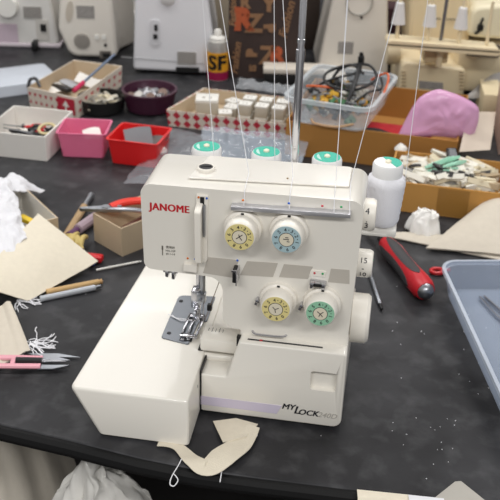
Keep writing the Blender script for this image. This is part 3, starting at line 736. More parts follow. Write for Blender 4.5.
def patch(A, B, Cc, D, amp, sc, seed, droop=0.):
    def f(u, v):
        p = bil(A, B, Cc, D, u, v)
        w_ = min(1, 6*min(u, 1 - u, v, 1 - v) + .35)
        z = p.z + amp*w_*ridge(p.x*sc, p.y*sc, seed) + droop*sin(pi*u)*sin(pi*v)
        return (p.x + amp*.5*fbm(p.x*sc, p.y*sc, seed + 5), p.y + amp*.5*fbm(p.x*sc, p.y*sc, seed + 8), max(.0015, z))
    return f
film('plastic_bag', 'clear plastic bag standing at the back of the diamond box', 'bag', patch(L2W(ctr, rz, -.02, .050, .050), L2W(ctr, rz, .120, .03, .054), L2W(ctr, rz, .125, .062, .058), L2W(ctr, rz, -.02, .066, .066), .010, 45, 3), FILM)
film('plastic_bag', 'crumpled clear plastic sleeve at the right end of the diamond box', 'bag', patch(L2W(ctr, rz, .118, -.045, .02), L2W(ctr, rz, .155, -.05, .02), L2W(ctr, rz, .15, .05, .05), L2W(ctr, rz, .112, .04, .055), .008, 50, 9), mat('film_white', (226, 228, 226), .2, alpha=.4, var=.1, bump=.5, bscale=90))

# crinkled clear bag behind the overlocker
film('plastic_bag', 'large crinkled clear plastic bag lying behind the overlocker in front of the diamond box', 'bag', patch(at(203, 176, .004), at(306, 190, .004), at(304, 137, .03), at(205, 128, .03), .016, 26, 14, .012), mat('crinkled_film', (214, 226, 240), .10, alpha=.22, var=.12, scale=40, bump=.7, bscale=70, spec=.9), nu=60, nv=40)
film('plastic_bag', 'flat clear plastic sleeve reaching left from behind the overlocker past the red tray', 'bag', patch(at(123, 184, .004), at(215, 186, .012), at(214, 137, .03), at(168, 128, .012), .008, 22, 31, .01), mat('sleeve_film', (214, 218, 226), .12, alpha=.14, var=.1, scale=40, bump=.5, bscale=60, spec=.9), nu=50, nv=30)

# large brown box, storage bin with cables on it
KRAFT = mat('kraft_board', (168, 118, 56), .8, var=.08, scale=20, bump=.1)
hB = .066
A = at(286, 121, hB); B = at(458, 142, hB); rzB = atan2((B - A).y, (B - A).x); wB = (B - A).xy.length; dB = .26
ctr = A.xy + V((cos(rzB), sin(rzB)))*wB/2 + V((-sin(rzB), cos(rzB)))*dB/2
BB = (ctr, rzB, wB, dB)
t = thing('cardboard_box', 'wide open brown cardboard box beneath the clear bin and the pink bag', 'box', (ctr.x, ctr.y, .0005), rzB)
obj('box_body', tray_bm(wB, dB, hB, .003, .001), KRAFT, t)
b = new(); bx(b, (0, 0, 0), (.12, .06, .05), bev=.006); o = obj('red_pouch', b, mat('red_fabric', (178, 22, 34), .8, bump=.2)); o.matrix_world = in_tray(BB, .045, -.075, .030); tag(o, 'red fabric pouch inside the brown box behind the spool', 'pouch')
b = new(); tube(b, smoothpath([(-.05, 0, 0), (-.02, .006, .004), (.01, -.004, .002), (.03, .0, 0)]), .010, 10, radii=None); o = obj('black_cloth_roll', b, mat('black_fabric', (28, 28, 32), .8, bump=.2)); o.matrix_world = in_tray(BB, .025, -.112, .050); tag(o, 'black rolled cloth on the red pouch at the front of the brown box', 'cloth')
BIN = mat('frosted_bin', (214, 222, 228), .2, alpha=.26, var=.03, spec=.6)
BINR = mat('frosted_rim', (216, 222, 226), .2, alpha=.6, var=.03, spec=.6)
hb = hB + .05
A = at(284, 97, hb); B = at(370, 110, hb); Cq = at(386.5, 74, hb)
rz = atan2((B - A).y, (B - A).x); w = (B - A).xy.length; d = (Cq - B).xy.length*.98
ctr = A.xy + V((cos(rz), sin(rz)))*w/2 + V((-sin(rz), cos(rz)))*d/2
BN = (ctr, rz, w, d)
t = thing('storage_bin', 'clear plastic storage bin of tangled cables resting on the brown box', 'bin', (ctr.x, ctr.y, hB + .0015), rz)
obj('bin_body', tray_bm(w, d, .05, .0016, .02, .012, 0), BIN, t)
b = new(); loft(b, [rrect(w - .004, d - .004, .02, .043), rrect(w + .010, d + .010, .024, .043), rrect(w + .010, d + .010, .024, .0505), rrect(w - .004, d - .004, .02, .0505)], False, False)
b2 = [v for v in b.verts]; obj('rim', b, BINR, t)
CBL = [mat('cable_black', (20, 20, 22), .45), mat('cable_orange', (214, 96, 44), .5), mat('cable_grey', (120, 122, 124), .5), mat('cable_tan', (214, 172, 130), .5)]
def cable(pts, r, m, label):
    b = new(); tube(b, smoothpath(pts, 8), r, 8); o = obj('cable', b, m); o.matrix_world = in_tray(BN, 0, 0, hB); return tag(o, label, 'cable')
w2, d2 = w/2, d/2
cable([(-.035, .02, .03), (-.02, .05, .066), (.03, .06, .078), (.055, .03, .062), (.02, .0, .045), (-.03, .0, .05), (-.04, .03, .062), (.0, .055, .075), (.03, .03, .07)], .0028, CBL[0], 'thick black cable looping up out of the clear bin')
cable([(.015, .065, .075), (.02, .03, .07), (.022, -.01, .05), (.018, -.04, .022)], .0045, CBL[0], 'black cable hanging straight down with a plug at its top in the clear bin')
cable([(.04, .06, .05), (.07, .05, .07), (.082, .01, .062), (.075, -.03, .035), (.06, -.045, .02)], .002, CBL[1], 'orange cable arching at the right side of the clear bin')
cable([(-.07, .0, .04), (-.05, -.01, .046), (-.02, .0, .044), (.0, .008, .04)], .0022, CBL[1], 'orange cable lying at the left in the clear bin')
cable([(-.03, -d2 + .012, .012), (-.02, -d2 + .008, .006), (.02, -d2 + .008, .006), (.05, -d2 + .010, .016)], .002, CBL[3], 'tan cable pressed against the front of the clear bin')
cable([(-.06, -.02, .04), (-.03, .03, .05), (.01, .05, .062), (.0, .07, .07), (-.04, .06, .06)], .0024, CBL[0], 'thin black cable curling at the back left of the clear bin')
cable([(.03, -.03, .03), (.05, .0, .045), (.07, .02, .05), (.06, .05, .06)], .0022, CBL[0], 'black cable along the right wall of the clear bin')
cable([(-.05, -.04, .03), (-.02, -.03, .042), (.01, -.045, .038), (.04, -.04, .034)], .002, CBL[2], 'thin grey cable along the front of the clear bin')
cable([(-.05, .03, .04), (-.02, .04, .05), (.0, .02, .048), (.05, .035, .05), (.07, .02, .04)], .003, CBL[2], 'grey cable running across the clear bin')
b = new(); bx(b, (0, 0, 0), (.011, .010, .018), bev=.0015); bx(b, (0, 0, .012), (.007, .003, .008)); o = obj('cable_plug', b, BLACK); o.matrix_world = in_tray(BN, .015, .067, hB + .083, 0, .15); tag(o, 'black plug pointing up at the back of the clear bin', 'plug')
JM = [BLACK, mat('board_green', (60, 110, 70), .5), DARKMET, mat('part_yellow', (206, 160, 50), .5), mat('part_white', (206, 204, 196), .5), CBL[2]]
for k in range(84):
    b = new(); s_ = random.uniform(.007, .016); bx(b, (0, 0, 0), (s_, s_*1.4, s_*.6), bev=.001); lathe(b, [(0, 0), (s_*.2, 0), (s_*.2, s_*.6), (0, s_*.6)], n=10)
    o = obj('machine_part', b, JM[k % 6]); o.matrix_world = in_tray(BN, random.uniform(-w2 + .03, w2 - .03), random.uniform(-d2 + .03, d2 - .035), hB + .010 + .030*random.random()) @ Euler((jitter(.8), jitter(.8), jitter(3))).to_matrix().to_4x4()
    tag(o, 'small assorted machine part under the cables in the clear bin', 'part', 'small parts in the clear bin')

# lavender bag over the brown box
PB = atY(435, 116, 1.60)
def pbm(u, v): q = atY(u, v, PB.y); return (q.x - PB.x, q.z - PB.z)
ol = blob_outline([pbm(*q) for q in ((397, 137.5), (406, 120), (417, 101), (428, 93), (440, 90), (455, 94), (468, 100), (478, 107), (479, 117), (476, 130), (472, 136), (455, 138), (436, 136), (414, 137))], 3)
b = new(); puff(b, ol, .024, .006, 30, 4)
t = thing('plastic_bag', 'puffed lavender pink plastic bag lying on the brown box', 'bag', (PB.x, PB.y, PB.z))
obj('bag_body', b, mat('lavender_film', (236, 180, 220), .25, alpha=.78, var=.08, scale=30, bump=.6, bscale=60), t, ang=80)
b = new(); mound(b, .012, .009, .010, .004, 90, 5, 8, 20); kn = obj('twisted_end', b, WHITE, t); put(kn, (pbm(398, 139)[0], -.04, pbm(398, 139)[1] - .004))

# box of clips, behind the right-hand cloth
hC = .052
A = at(388, 181, hC); B = at(500, 194, hC); rz = atan2((B - A).y, (B - A).x); w = (B - A).xy.length + .012; d = .135
ctr = A.xy + V((cos(rz), sin(rz)))*w/2 + V((-sin(rz), cos(rz)))*d/2
CB = (ctr, rz, w, d)
t = thing('cardboard_box', 'brown cardboard box heaped with clothes pegs and clips behind the tissue', 'box', (ctr.x, ctr.y, .0005), rz)
obj('box_body', tray_bm(w, d, hC, .003, .001), mat('kraft_board2', (190, 140, 72), .8, var=.07, scale=20, bump=.1), t)
b = new(); bx(b, (.012, -d/2 - .0006, hC*.5), (.05, .001, hC*.92)); obj('packing_tape', b, mat('tape', (170, 124, 60), .35, alpha=.8), t)
PG = [mat('peg_white', (232, 228, 216), .55), mat('peg_cream', (216, 204, 176), .6), mat('peg_grey', (140, 138, 134), .5), mat('peg_dark', (60, 58, 58), .5), mat('peg_tan', (190, 170, 140), .6)]
MINT = mat('peg_mint', (168, 222, 196), .5)
def peg(label, M, m, grp, L_=.05):
    r = thing('clothes_peg', label, 'clip', group=grp); r.matrix_world = M
    for sg in (1, -1):
        b = new(); prism(b, round_poly([(-L_/2, .0015*sg, 0), (L_*.1, .0025*sg, 0), (L_/2, .006*sg, .001), (L_/2, .0095*sg, .001), (-L_*.1, .0075*sg, .001), (-L_/2, .0045*sg, .001)]), -.0045, .0045); obj('jaw', b, m, r)
    b = new(); tube(b, [V((.004*cos(a), .006*sin(a), 0)) for a in [i*2*pi/12 for i in range(13)]], .0011, 6); obj('spring', b, STEEL, r)
for k in range(170):
    x = random.uniform(-w/2 + .034, w/2 - .034); y = random.uniform(-d/2 + .026, d/2 - .026)
    z = .026 + .026*random.random() + .008*(1 - abs(x)/(w/2))
    peg('pale peg or clip heaped in the brown box of clips', in_tray(CB, x, y, z) @ Euler((jitter(1.2), jitter(.35), random.choice((0, pi)) + jitter(.8))).to_matrix().to_4x4(), PG[(0, 1, 0, 0, 1, 4, 0, 3, 0, 2)[k % 10]], 'pegs and clips in the brown box', random.uniform(.035, .06))
for k in range(5):
    peg('mint green peg on top of the heap in the box of clips', in_tray(CB, -.018 + .008*k, -.012 + .007*(k % 3), .066) @ Euler((1.2, .12*k - .2, .5 + .15*k)).to_matrix().to_4x4(), MINT, 'mint green pegs', .046)
b = new(); bx(b, (0, 0, 0), (.018, .045, .01), bev=.002); bx(b, (0, .004, .005), (.012, .03, .002)); o = obj('buckle', b, DARKMET); o.matrix_world = in_tray(CB, .004, .02, .066, .3, .5); tag(o, 'dark rectangular buckle standing at the back of the clip heap', 'buckle')

# board, leaflet, tall printed box on the right edge
gb = patch(at(459, 152, .055), at(490, 150, .05), at(496, 112, .075), at(468, 112, .095), .002, 9, 4)
film('paper_sheet', 'curved pale card leaning on the right end of the brown box', 'paper', gb, mat('pale_card', (204, 190, 174), .6), .0008)
b = new(); bx(b, (0, 0, .03), (.04, .10, .06), bev=.001); o = obj('cream_carton', b, mat('cream_carton', (228, 212, 176), .7)); p = at(487, 118); put(o, (p.x + .005, p.y + .02, .0005), -.1); tag(o, 'cream carton between the lavender bag and the right edge', 'carton')
b = new(); bx(b, (0, 0, .06), (.05, .16, .12), bev=.001); o = obj('printed_carton', b, mat('carton_pinkish', (206, 176, 162), .7, var=.35, scale=60)); p = at(505, 150); put(o, (p.x + .018, p.y + .05, .0005), -.15); tag(o, 'speckled pinkish carton at the right edge behind the clip box', 'carton')
film('plastic_sheet', 'grey crinkled plastic sheet draped beside the cream overlocker at the right', 'sheet', patch(at(464, 99, .03), at(520, 100, .03), at(520, 66, .07), at(490, 76, .07), .006, 18, 21), mat('grey_film', (150, 146, 142), .35, var=.12, scale=30, bump=.4, bscale=60), .0008)

# cloth at right, tissue
def P(u, v, z): return at(u, v, z)
film('calico_cloth', 'beige folded cloth spreading from the right edge in front of the clip box', 'cloth', patch(P(426, 248, .006), P(520, 256, .010), P(520, 180, .055), P(486, 200, .030), .0035, 12, 2, .012), CALICO2, .003, 44, 34)
film('calico_cloth', 'thin lower layer of beige cloth reaching left towards the spool', 'cloth', patch(P(372, 233, .003), P(520, 264, .004), P(520, 240, .006), P(405, 232, .006), .0015, 14, 6), CALICO2, .002, 44, 14)
b = new(); mound(b, .029, .022, .024, .016, 62, 3, 34, 76, edge=.5, power=2.2); o = obj('tissue', b, mat('tissue_white', (240, 238, 234), .9, bump=.2), ang=60); p = at(424, 232); put(o, (p.x, p.y, .004), .2); tag(o, 'crumpled white tissue in front of the box of clips', 'tissue')

# screwdrivers at right of the machine
p0 = at(374, 228, .017); p1 = at(427, 293, .017)
ax = (p1 - p0); Lh = .165
t = thing('screwdriver', 'red and dark grey thick-handled screwdriver lying beside the dials', 'screwdriver', p1); t.rotation_euler = (p0 - p1).to_track_quat('Z', 'X').to_euler()
b = new(); lathe(b, [(0, .004), (.0135, .005), (.0165, .014), (.0168, .03), (.0150, .055), (.0145, .09), (.0155, .12), (.0130, .14), (.0115, .150), (0, .152)], n=32); obj('handle', b, mat('grip_red', (196, 24, 38), .4), t, ang=60)
GRIP = mat('grip_grey', (62, 60, 62), .6)
lu = t.rotation_euler.to_matrix().inverted() @ V((0, -.35, 1)); a_up = atan2(lu.y, lu.x)
for k in range(4):
    b = new(); a = k*pi/2 + a_up
    def f(u, v, a=a):
        z = .028 + .118*u; rr = .0168 if z < .03 else .0150 if z < .1 else .0148
        rr = .0006 + (.0168 + (z - .03)*-.07 if z < .055 else .0150 - (z - .055)*.014 if z < .09 else .0145 + (z - .09)*.033 if z < .12 else .0155 - (z - .12)*.125)
        hw = .60*min(1, sin(pi*min(max(u, .001), .999))**.4); q = a + (v - .5)*2*hw
        return (rr*cos(q), rr*sin(q), z)
    sheet(b, 16, 6, f, -.0008); obj('grip_pad', b, GRIP, t, ang=60)
b = new(); lathe(b, [(0, -.004), (.006, -.0035), (.0105, .0), (.0125, .0055), (0, .006)], n=24); obj('end_cap', b, STEEL, t)
b = new(); lathe(b, [(0, .15), (.0095, .15), (.0085, .165), (.0042, .168), (.0036, .25), (0, .252)], n=20); obj('shaft', b, DARKMET, t)
rod('fine_screwdriver', 'thin steel screwdriver with dark tip lying just right of the handwheel', 'screwdriver', at(366, 262, .004), at(382, 310, .003), .0032, STEEL, .0022, BLACK, tl=.12)
b = new(); tube(b, [V((.009*cos(a), .007*sin(a), 0)) for a in [i*2*pi/20 for i in range(21)]], .003, 8); tube(b, [(.008, 0, 0), (.02, 0, 0)], .003, 8); o = obj('red_hook', b, REDP); put(o, at(437, 271, .004), .2); tag(o, 'small red plastic loop against the corner of the clear tray', 'hook')

# clear tray at right
A = at(441, 261, .042); B = at(560, 262, .042); Cq = at(508, 405, .042)
rz = atan2((B - A).y, (B - A).x); ax_ = V((cos(rz), sin(rz))); ay_ = V((sin(rz), -cos(rz)))
# the left rim's own direction sets the tray's turn
ld = (Cq - A).xy.normalized(); rz = atan2(ld.x, -ld.y)
ax_ = V((cos(rz), sin(rz))); w, d = .25, .42
ctr = A.xy + ax_*w/2 + ld*d/2
TR = (ctr, rz, w, d)
t = thing('plastic_tray', 'large clear frosted plastic tray at the right edge of the table', 'tray', (ctr.x, ctr.y, .0008), rz)
obj('tray_body', tray_bm(w, d, .041, .0018, .022, .009, 0, n=8), mat('frosted_tray', (190, 204, 226), .3, alpha=.32, var=.03, spec=.6), t)
b = new(); loft(b, [rrect(w - .006, d - .006, .022, .036, 8), rrect(w + .006, d + .006, .026, .036, 8), rrect(w + .006, d + .006, .026, .0415, 8), rrect(w - .003, d - .003, .022, .0415, 8)], False, False); obj('rim', b, mat('frosted_tray_rim', (206, 214, 226), .25, alpha=.6, var=.02, spec=.6), t)
t = thing('tweezers', 'steel tweezers lying in the clear tray at the right', 'tweezers', at(482, 297, .006)); t.rotation_euler = (0, 0, atan2((at(515, 330) - at(482, 297)).y, (at(515, 330) - at(482, 297)).x))
for sg in (1, -1):
    b = new(); tube(b, smoothpath([(.0, .0035*sg + .0, 0), (.05, .006*sg, 0), (.11, .001*sg, 0)]), .0018, 8, flat=1.6); obj('arm', b, CHROME, t)

# small tan box with red pliers
hS = .047
A = at(94, 204, hS); B = at(121, 229, hS); Cq = at(147, 219, hS)
# near corner is B; left wall A-B, front wall B-C
ex = (Cq - B).xy.normalized(); rz = atan2(ex.y, ex.x)
ey = V((-ex.y, ex.x)); d = abs((A - B).xy.dot(ey))*.74; w = .13
ctr = B.xy + ex*w/2 + ey*d/2
SB = (ctr, rz, w, d)
t = thing('small_box', 'small open tan cardboard box at the left of the overlocker with red-handled pliers', 'box', (ctr.x, ctr.y, .0005), rz)
obj('box_body', tray_bm(w, d, hS, .002, .001), CARD2, t)
t = thing('pliers', 'red-handled pliers lying across the small tan cardboard box', 'pliers', (0, 0, 0))
pa, pb_ = at(87, 209, .052), at(146, 209, .050)
t.location = pa; dv = (pb_ - pa); t.rotation_euler = (0, 0, atan2(dv.y, dv.x))
b = new(); tube(b, smoothpath([(.035, .004, 0), (.055, .016, .002), (.09, .024, .0), (.14, .014, -.006)]), .0072, 10, flat=.8); obj('handle', b, mat('pliers_red', (226, 52, 34), .4), t)
b = new(); tube(b, smoothpath([(.035, -.003, 0), (.07, -.006, .0), (.14, -.012, -.008)]), .0042, 10, flat=.8); obj('handle', b, STEEL, t)['label'] = 'bare steel handle'
for sg in (1, -1):
    b = new(); prism(b, [(-.012, .0004*sg), (-.008, .0028*sg), (.03, .0065*sg), (.052, .0095*sg), (.052, .004*sg), (.03, .0006*sg)], -.003, .003); obj('jaw', b, STEEL, t, bevel=.0008)
b = new(); lathe(b, [(0, -.0045), (.006, -.0045), (.006, .0045), (0, .0045)], T(.028, 0, 0), 16); obj('pivot', b, STEEL, t)
rod('seam_ripper', 'slim red tool lying at the bottom of the small tan box', 'tool', L2W(ctr, rz, -.045, -.022, .012), L2W(ctr, rz, .04, -.012, .022), .005, mat('tool_red', (220, 60, 44), .45), .0015, STEEL, tl=.3)
rod('seam_ripper', 'dark brown tool lying inside the small tan box behind the red one', 'tool', L2W(ctr, rz, -.03, .01, .016), L2W(ctr, rz, .05, .012, .026), .005, mat('tool_brown', (110, 64, 50), .5), .0015, STEEL, tl=.3)

# grey board box and fabrics at left
hG = .045
A = at(21, 184, hG); B = at(58, 218, hG)
dirx = (A - B).xy.normalized(); ey = dirx; ex = V((ey.y, -ey.x))
d = (A - B).xy.length; w = .10; ctr = B.xy - ex*w/2 + ey*d/2; rz = atan2(ex.y, ex.x)
GB = (ctr, rz, w, d)
t = thing('small_box', 'open grey board box half covered by white cloth at the left', 'box', (ctr.x, ctr.y, .0005), rz)
quadbox([(-w/2, -d/2), (w/2, -d/2), (w/2, d/2), (-w/2, d/2)], hG, .002, t, CARD2, CARDG, 'box_body', 'box_lining', .99)
b = new(); bx(b, (0, 0, 0), (.012, .034, .008), bev=.0025); o = obj('yellow_marker', b, mat('marker_yellow', (236, 200, 30), .45)); o.matrix_world = in_tray(GB, .020, -.03, .030, .5, .2); tag(o, 'yellow plastic marker in the grey board box', 'marker')
b = new(); tube(b, smoothpath([(-.01, 0, 0), (0, .01, .004), (.008, 0, 0), (0, -.008, .003)]), .0025, 8); o = obj('brass_clip', b, mat('brass', (150, 120, 70), .4, .7)); o.matrix_world = in_tray(GB, .010, .008, .026); tag(o, 'small brass clip in the grey board box', 'clip')
film('white_cloth', 'crumpled white cloth piled over the grey board box at the left edge', 'cloth', patch(P(-30, 300, .014), P(27, 240, .046), P(11, 182, .064), P(-30, 172, .06), .015, 30, 3, .012), WHITECLOTH, .002, 60, 50)
film('white_cloth', 'smaller fold of white cloth hanging off the back of the grey board box', 'cloth', patch(P(-10, 196, .05), P(18, 192, .056), P(45, 192, .010), P(10, 174, .040), .010, 26, 12, .012), WHITECLOTH, .002, 36, 30)
def tri(u, v):
    A_, B_, C_, D_ = P(38, 214, .056), P(98, 262, .012), P(28, 301, .003), P(-28, 284, .035)
    p = bil(A_, B_, C_, D_, u, v); p = p.copy()
    p.z += .006*sin(pi*u)*sin(pi*v) + .0016*fbm(p.x*20, p.y*20, 3)
    return (p.x, p.y, max(.003, p.z))
film('calico_cloth', 'smooth cream calico piece draped over the white cloth pile at left', 'cloth', tri, CALICO, .0015, 30, 30)
def strip(u, v):
    A_, B_, C_, D_ = P(-12, 312, .006), P(10, 303, .012), P(30, 352, .003), P(-12, 372, .003)
    p = bil(A_, B_, C_, D_, u, v).copy(); p.z += .003*sin(pi*v) + .003*max(0, sin(u*9)); return p
film('calico_cloth', 'beige calico strip with a frayed end behind the pink thread snips', 'cloth', strip, CALICO2, .0015, 24, 24)
def fray(c, n, L_, label, seed):
    random.seed(seed); b = new()
    for k in range(n):
        a = random.uniform(-1.8, .8); p = V((jitter(.006), jitter(.006), .002)); pts = [p]
        for j in range(5):
            a += jitter(.7); p = p + V((cos(a), sin(a), jitter(.15)))*L_/5; p.z = max(.0012, p.z); pts.append(p)
        tube(b, smoothpath(pts, 4), .0006, 5)
    o = obj('frayed_threads', b, THREAD); put(o, c); tag(o, label, 'threads', kind='stuff'); random.seed(seed + 1)
fray(at(22, 300), 16, .03, 'tangled white thread ends at the corner of the cream calico', 5)
fray(at(30, 344), 22, .035, 'frayed white thread ends on the beige calico strip', 6)

# tools between the cloth and the small box
rod('paint_brush', 'wooden brush with steel ferrule lying left of the small tan box', 'brush', at(60, 246, .005), at(92, 194, .006), .0060, mat('pale_wood', (176, 148, 110), .6), .0055, STEEL, tl=.26)
rod('marker_pen', 'purple-ended clear pen beside the wooden brush', 'pen', at(100, 214, .009), at(68, 236, .009), .0085, mat('pen_clear', (170, 150, 160), .3, var=.15), .006, mat('pen_purple', (92, 52, 92), .4), tl=.3)
b = new()
for k in range(6): tube(b, smoothpath([(jitter(.022), -.018 + jitter(.01), .006), (jitter(.01), jitter(.006), .016), (jitter(.024), .020 + jitter(.010), .007)]), .0042, 8)
o = obj('yellow_ribbon', b, mat('ribbon_yellow', (206, 184, 116), .7, bump=.3)); put(o, at(76, 247, .004), .3); tag(o, 'knotted pale yellow ribbon near the cream calico tip', 'ribbon')
t = thing('rotary_clip', 'red and blue clip peeking from under the cream calico tip', 'clip', at(92, 261, .001), -.2)
b = new(); bx(b, (0, 0, .006), (.034, .014, .010), bev=.003); obj('clip_body', b, REDP, t)
for x in (-.012, .006):
    b = new(); bx(b, (x, -.012, .005), (.008, .010, .008), bev=.002); obj('clip_foot', b, mat('clip_blue', (34, 60, 140), .4), t)
rod('knitting_needle', 'thin white stick reaching from the cream calico to the overlocker', 'stick', at(96, 270, .003), at(142, 261, .003), .0016, WHITE, .0012, WHITE, tl=.1)
rod('pencil', 'tan wooden pencil lying in front of the cream calico', 'pencil', at(46, 292, .0045), at(103, 281, .0045), .0042, mat('pencil_wood', (200, 164, 112), .55), .004, mat('pencil_end', (190, 150, 100), .6), tl=.08)
rod('pen', 'silver white pen lying in front of the tan pencil', 'pen', at(40, 299, .0045), at(102, 286, .0045), .0042, mat('pen_silver', (196, 200, 206), .35, .3), .0025, STEEL, tl=.12)

# pink thread snips
t = thing('thread_snips', 'pink thread snips with steel blades lying at the left table edge', 'scissors', at(-4, 365, .002))
dv = at(70, 366) - at(-4, 365); t.rotation_euler = (0, 0, atan2(dv.y, dv.x)); Ls = dv.length
PNK = mat('snips_pink', (226, 160, 172), .4)
for sg, b0 in ((1, .0075), (-1, .0075)):
    b = new(); tube(b, smoothpath([(-.03, .004*sg, .004), (.0, .0085*sg, .005), (Ls*.62, .0082*sg, .005)]), .0042, 8, flat=.7); obj('arm', b, PNK, t)
    b = new(); prism(b, [(Ls*.58, .0040*sg), (Ls*.58, .0125*sg), (Ls*.80, .0115*sg), (Ls, .0035*sg)], .0035 + .001*sg, .0052 + .001*sg); obj('blade', b, STEEL, t)
b = new(); tube(b, [(Ls*.27, .0025, .006), (Ls*.62, .002, .006)], .0042, 10); obj('rubber_sleeve', b, BLACK, t)
b = new(); prism(b, [(Ls*.62, -.001), (Ls*.62, .005), (Ls*.97, .001)], .0055, .0066); obj('guard', b, CHROME, t)
b = new(); bx(b, (Ls*.235, .0, .005), (.006, .014, .005), bev=.001); obj('bridge', b, PNK, t)
b = new(); prism(b, [(.0, 0), (.045, .004), (.074, -.001), (.04, -.004)], 0, .0012); o = obj('steel_blade', b, STEEL); put(o, at(22, 354, .002), -.05); tag(o, 'loose grey steel blade behind the pink thread snips', 'blade')

# cloth strip under the machine and its loose threads
def ribbon(path, wd, label):
    pts = smoothpath([at(u, v, z) for u, v, z in path], 8)
    n = len(pts)
    def f(u, v):
        i = min(int(u*(n - 1) + .5), n - 1); d = (pts[min(i + 1, n - 1)] - pts[max(i - 1, 0)]).normalized(); s = V((d.y, -d.x, 0)).normalized()
        k = wd[min(int(u*(len(wd) - 1)), len(wd) - 2)]; k2 = wd[min(int(u*(len(wd) - 1)) + 1, len(wd) - 1)]; fr_ = u*(len(wd) - 1) % 1 if u < 1 else 1
        ww = k*(1 - fr_) + k2*fr_
        return pts[i] + s*(v - .5)*2*ww + V((0, 0, .001*sin(u*20)))
    return f
b = new(); sheet(b, 48, 6, ribbon(((158, 444, .002), (178, 447, .003), (193, 461, .004), (206, 468, .005), (222, 458, .006), (240, 444, .006), (254, 427, .006)), (.004, .006, .009, .012, .015, .013, .007), ''), .0008)
t = tag(obj('cotton_strip', b, CALICO, ang=70), 'beige cotton strip curling out from under the overlocker at the front', 'cloth')
b = new(); q = [at(213, 421, .004), at(236, 418, .004), at(258, 424, .005), at(246, 437, .007), at(223, 442, .007)]
qc = sum(q, V())/5
loft(b, [[p - V((0, 0, .001)) for p in q], q]); obj('folded_end', b, CALICO, t)
b = new(); tube(b, smoothpath([at(182, 458, .003), at(178, 466, .003), at(172, 476, .003), at(170, 484, .002), at(174, 486, .002), at(178, 480, .002), at(174, 474, .002)]), .0006, 5); obj('loose_thread', b, THREAD, t)
b = new(); tube(b, smoothpath([at(224, 460, .004), at(222, 470, .003), at(220, 482, .002)]), .0006, 5); obj('loose_thread', b, THREAD, t)
for k, (u, v) in enumerate(((238, 451), (245, 446), (250, 439), (256, 430))):
    b = new(); tube(b, [at(u, v, .004), at(u + 1.5, v + 5, .002), at(u + .5, v + 7, .002)], .0004, 5); obj('loose_thread', b, THREAD, t)
# grey paper at lower right
b = new(); q = [at(433, 499, .002), at(455, 481.5, .004), at(461, 481, .004), at(486, 501, .002), at(480, 520, .002), at(438, 520, .002)]
loft(b, [[p - V((0, 0, .0012)) for p in q], q]); tag(obj('grey_fabric', b, mat('grey_felt', (178, 174, 166), .85, var=.06, bump=.2)), 'grey fabric scrap with a pointed tip at the front table edge', 'cloth')
# lint
random.seed(3); b = new()
for k in range(64):
    u, v = (random.uniform(390, 500), random.uniform(320, 500)) if k < 34 else (random.uniform(0, 500), random.uniform(210, 490))
    p = at(u, v, .0006)
    if p.y < .80 - .2*p.x: continue
    bx(b, p, (random.uniform(.0005, .0012), random.uniform(.0004, .0009), .0005), RZ(random.uniform(0, 3)))
tag(obj('lint', b, THREAD), 'white lint specks scattered over the black table', 'lint', kind='stuff')

# ------------------------------------------------------------------ machines at the back
def at_Y(u, v, p): return atY(u, v, p)
def back_machine(label, Y, quad, depth, m, lean=0.):
    """outline given in the photo on a plane at distance Y, extruded to its real depth"""
    base = atY(*quad[0][:2], Y)
    pts = [(atY(q[0], q[1], Y).x, max(.004, atY(q[0], q[1], Y).z)) + ((q[2],) if len(q) > 2 else ()) for q in quad]
    cx = sum(p[0] for p in pts)/len(pts)
    t = thing('sewing_machine', label, 'sewing machine', (cx, Y, 0))
    b = new(); prism(b, round_poly([(p[0] - cx,) + tuple(p[1:]) for p in pts]), 0, depth, 'y'); obj('body', b, m, t, bevel=.012, seg=4)
    return t, cx
def on(t, Y, u, v): q = atY(u, v, Y); return q.x - t.location.x, q.z
LAB = mat('grey_label', (150, 146, 142), .6, var=.6, scale=420)
def plate(t, Y, u0, v0, u1, v1, m, name, y=-.001, bev=.0, th=.003):
    x0, z0 = on(t, Y, u0, v1); x1, z1 = on(t, Y, u1, v0)
    b = new(); prism(b, round_poly([(x0, z0, bev), (x1, z0, bev), (x1, z1, bev), (x0, z1, bev)]), y, y + th, 'y'); return obj(name, b, m, t)
def disc(t, Y, u, v, r, m, name, h=.004, y=0.):
    x, z = on(t, Y, u, v); b = new(); lathe(b, [(0, 0), (r, 0), (r, h*.7), (r*.9, h), (0, h)], T(x, y, z) @ RX(pi/2), 28); return obj(name, b, m, t, ang=50)
# A far left
Y = 2.27
t, _ = back_machine('white sewing machine at the far left with a round knob at its top', Y, [(-40, 46, .01), (60, 46, .012), (51, 0, .01), (46, -75, .02), (-40, -75, .02)], .17, GREYW)
plate(t, Y, -20, 24, 17, 42, mat('mauve_panel', (206, 188, 200), .5), 'lilac_panel', -.002)
disc(t, Y, 8, 6, .026, WHITE, 'handwheel', .016)
lb = plate(t, Y, 24, 7, 41, 18, LAB, 'rating_label', -.002); 
plate(t, Y, 41, 24, 46, 31, BLACK, 'power_switch', -.004, .001, .005)
plate(t, Y, 37, 20, 48, 40, mat('panel_edge', (206, 202, 196), .5), 'side_panel', -.0015, .002)
b = new(); bx(b, (.0, .085, .006), (.20, .18, .010), bev=.003); obj('machine_base', b, mat('lilac_grey', (210, 200, 206), .5), t)
x, z = on(t, Y, 37, 46); b = new(); bx(b, (x, -.02, .012), (.012, .03, .022), bev=.003); obj('power_plug', b, BLACK, t)
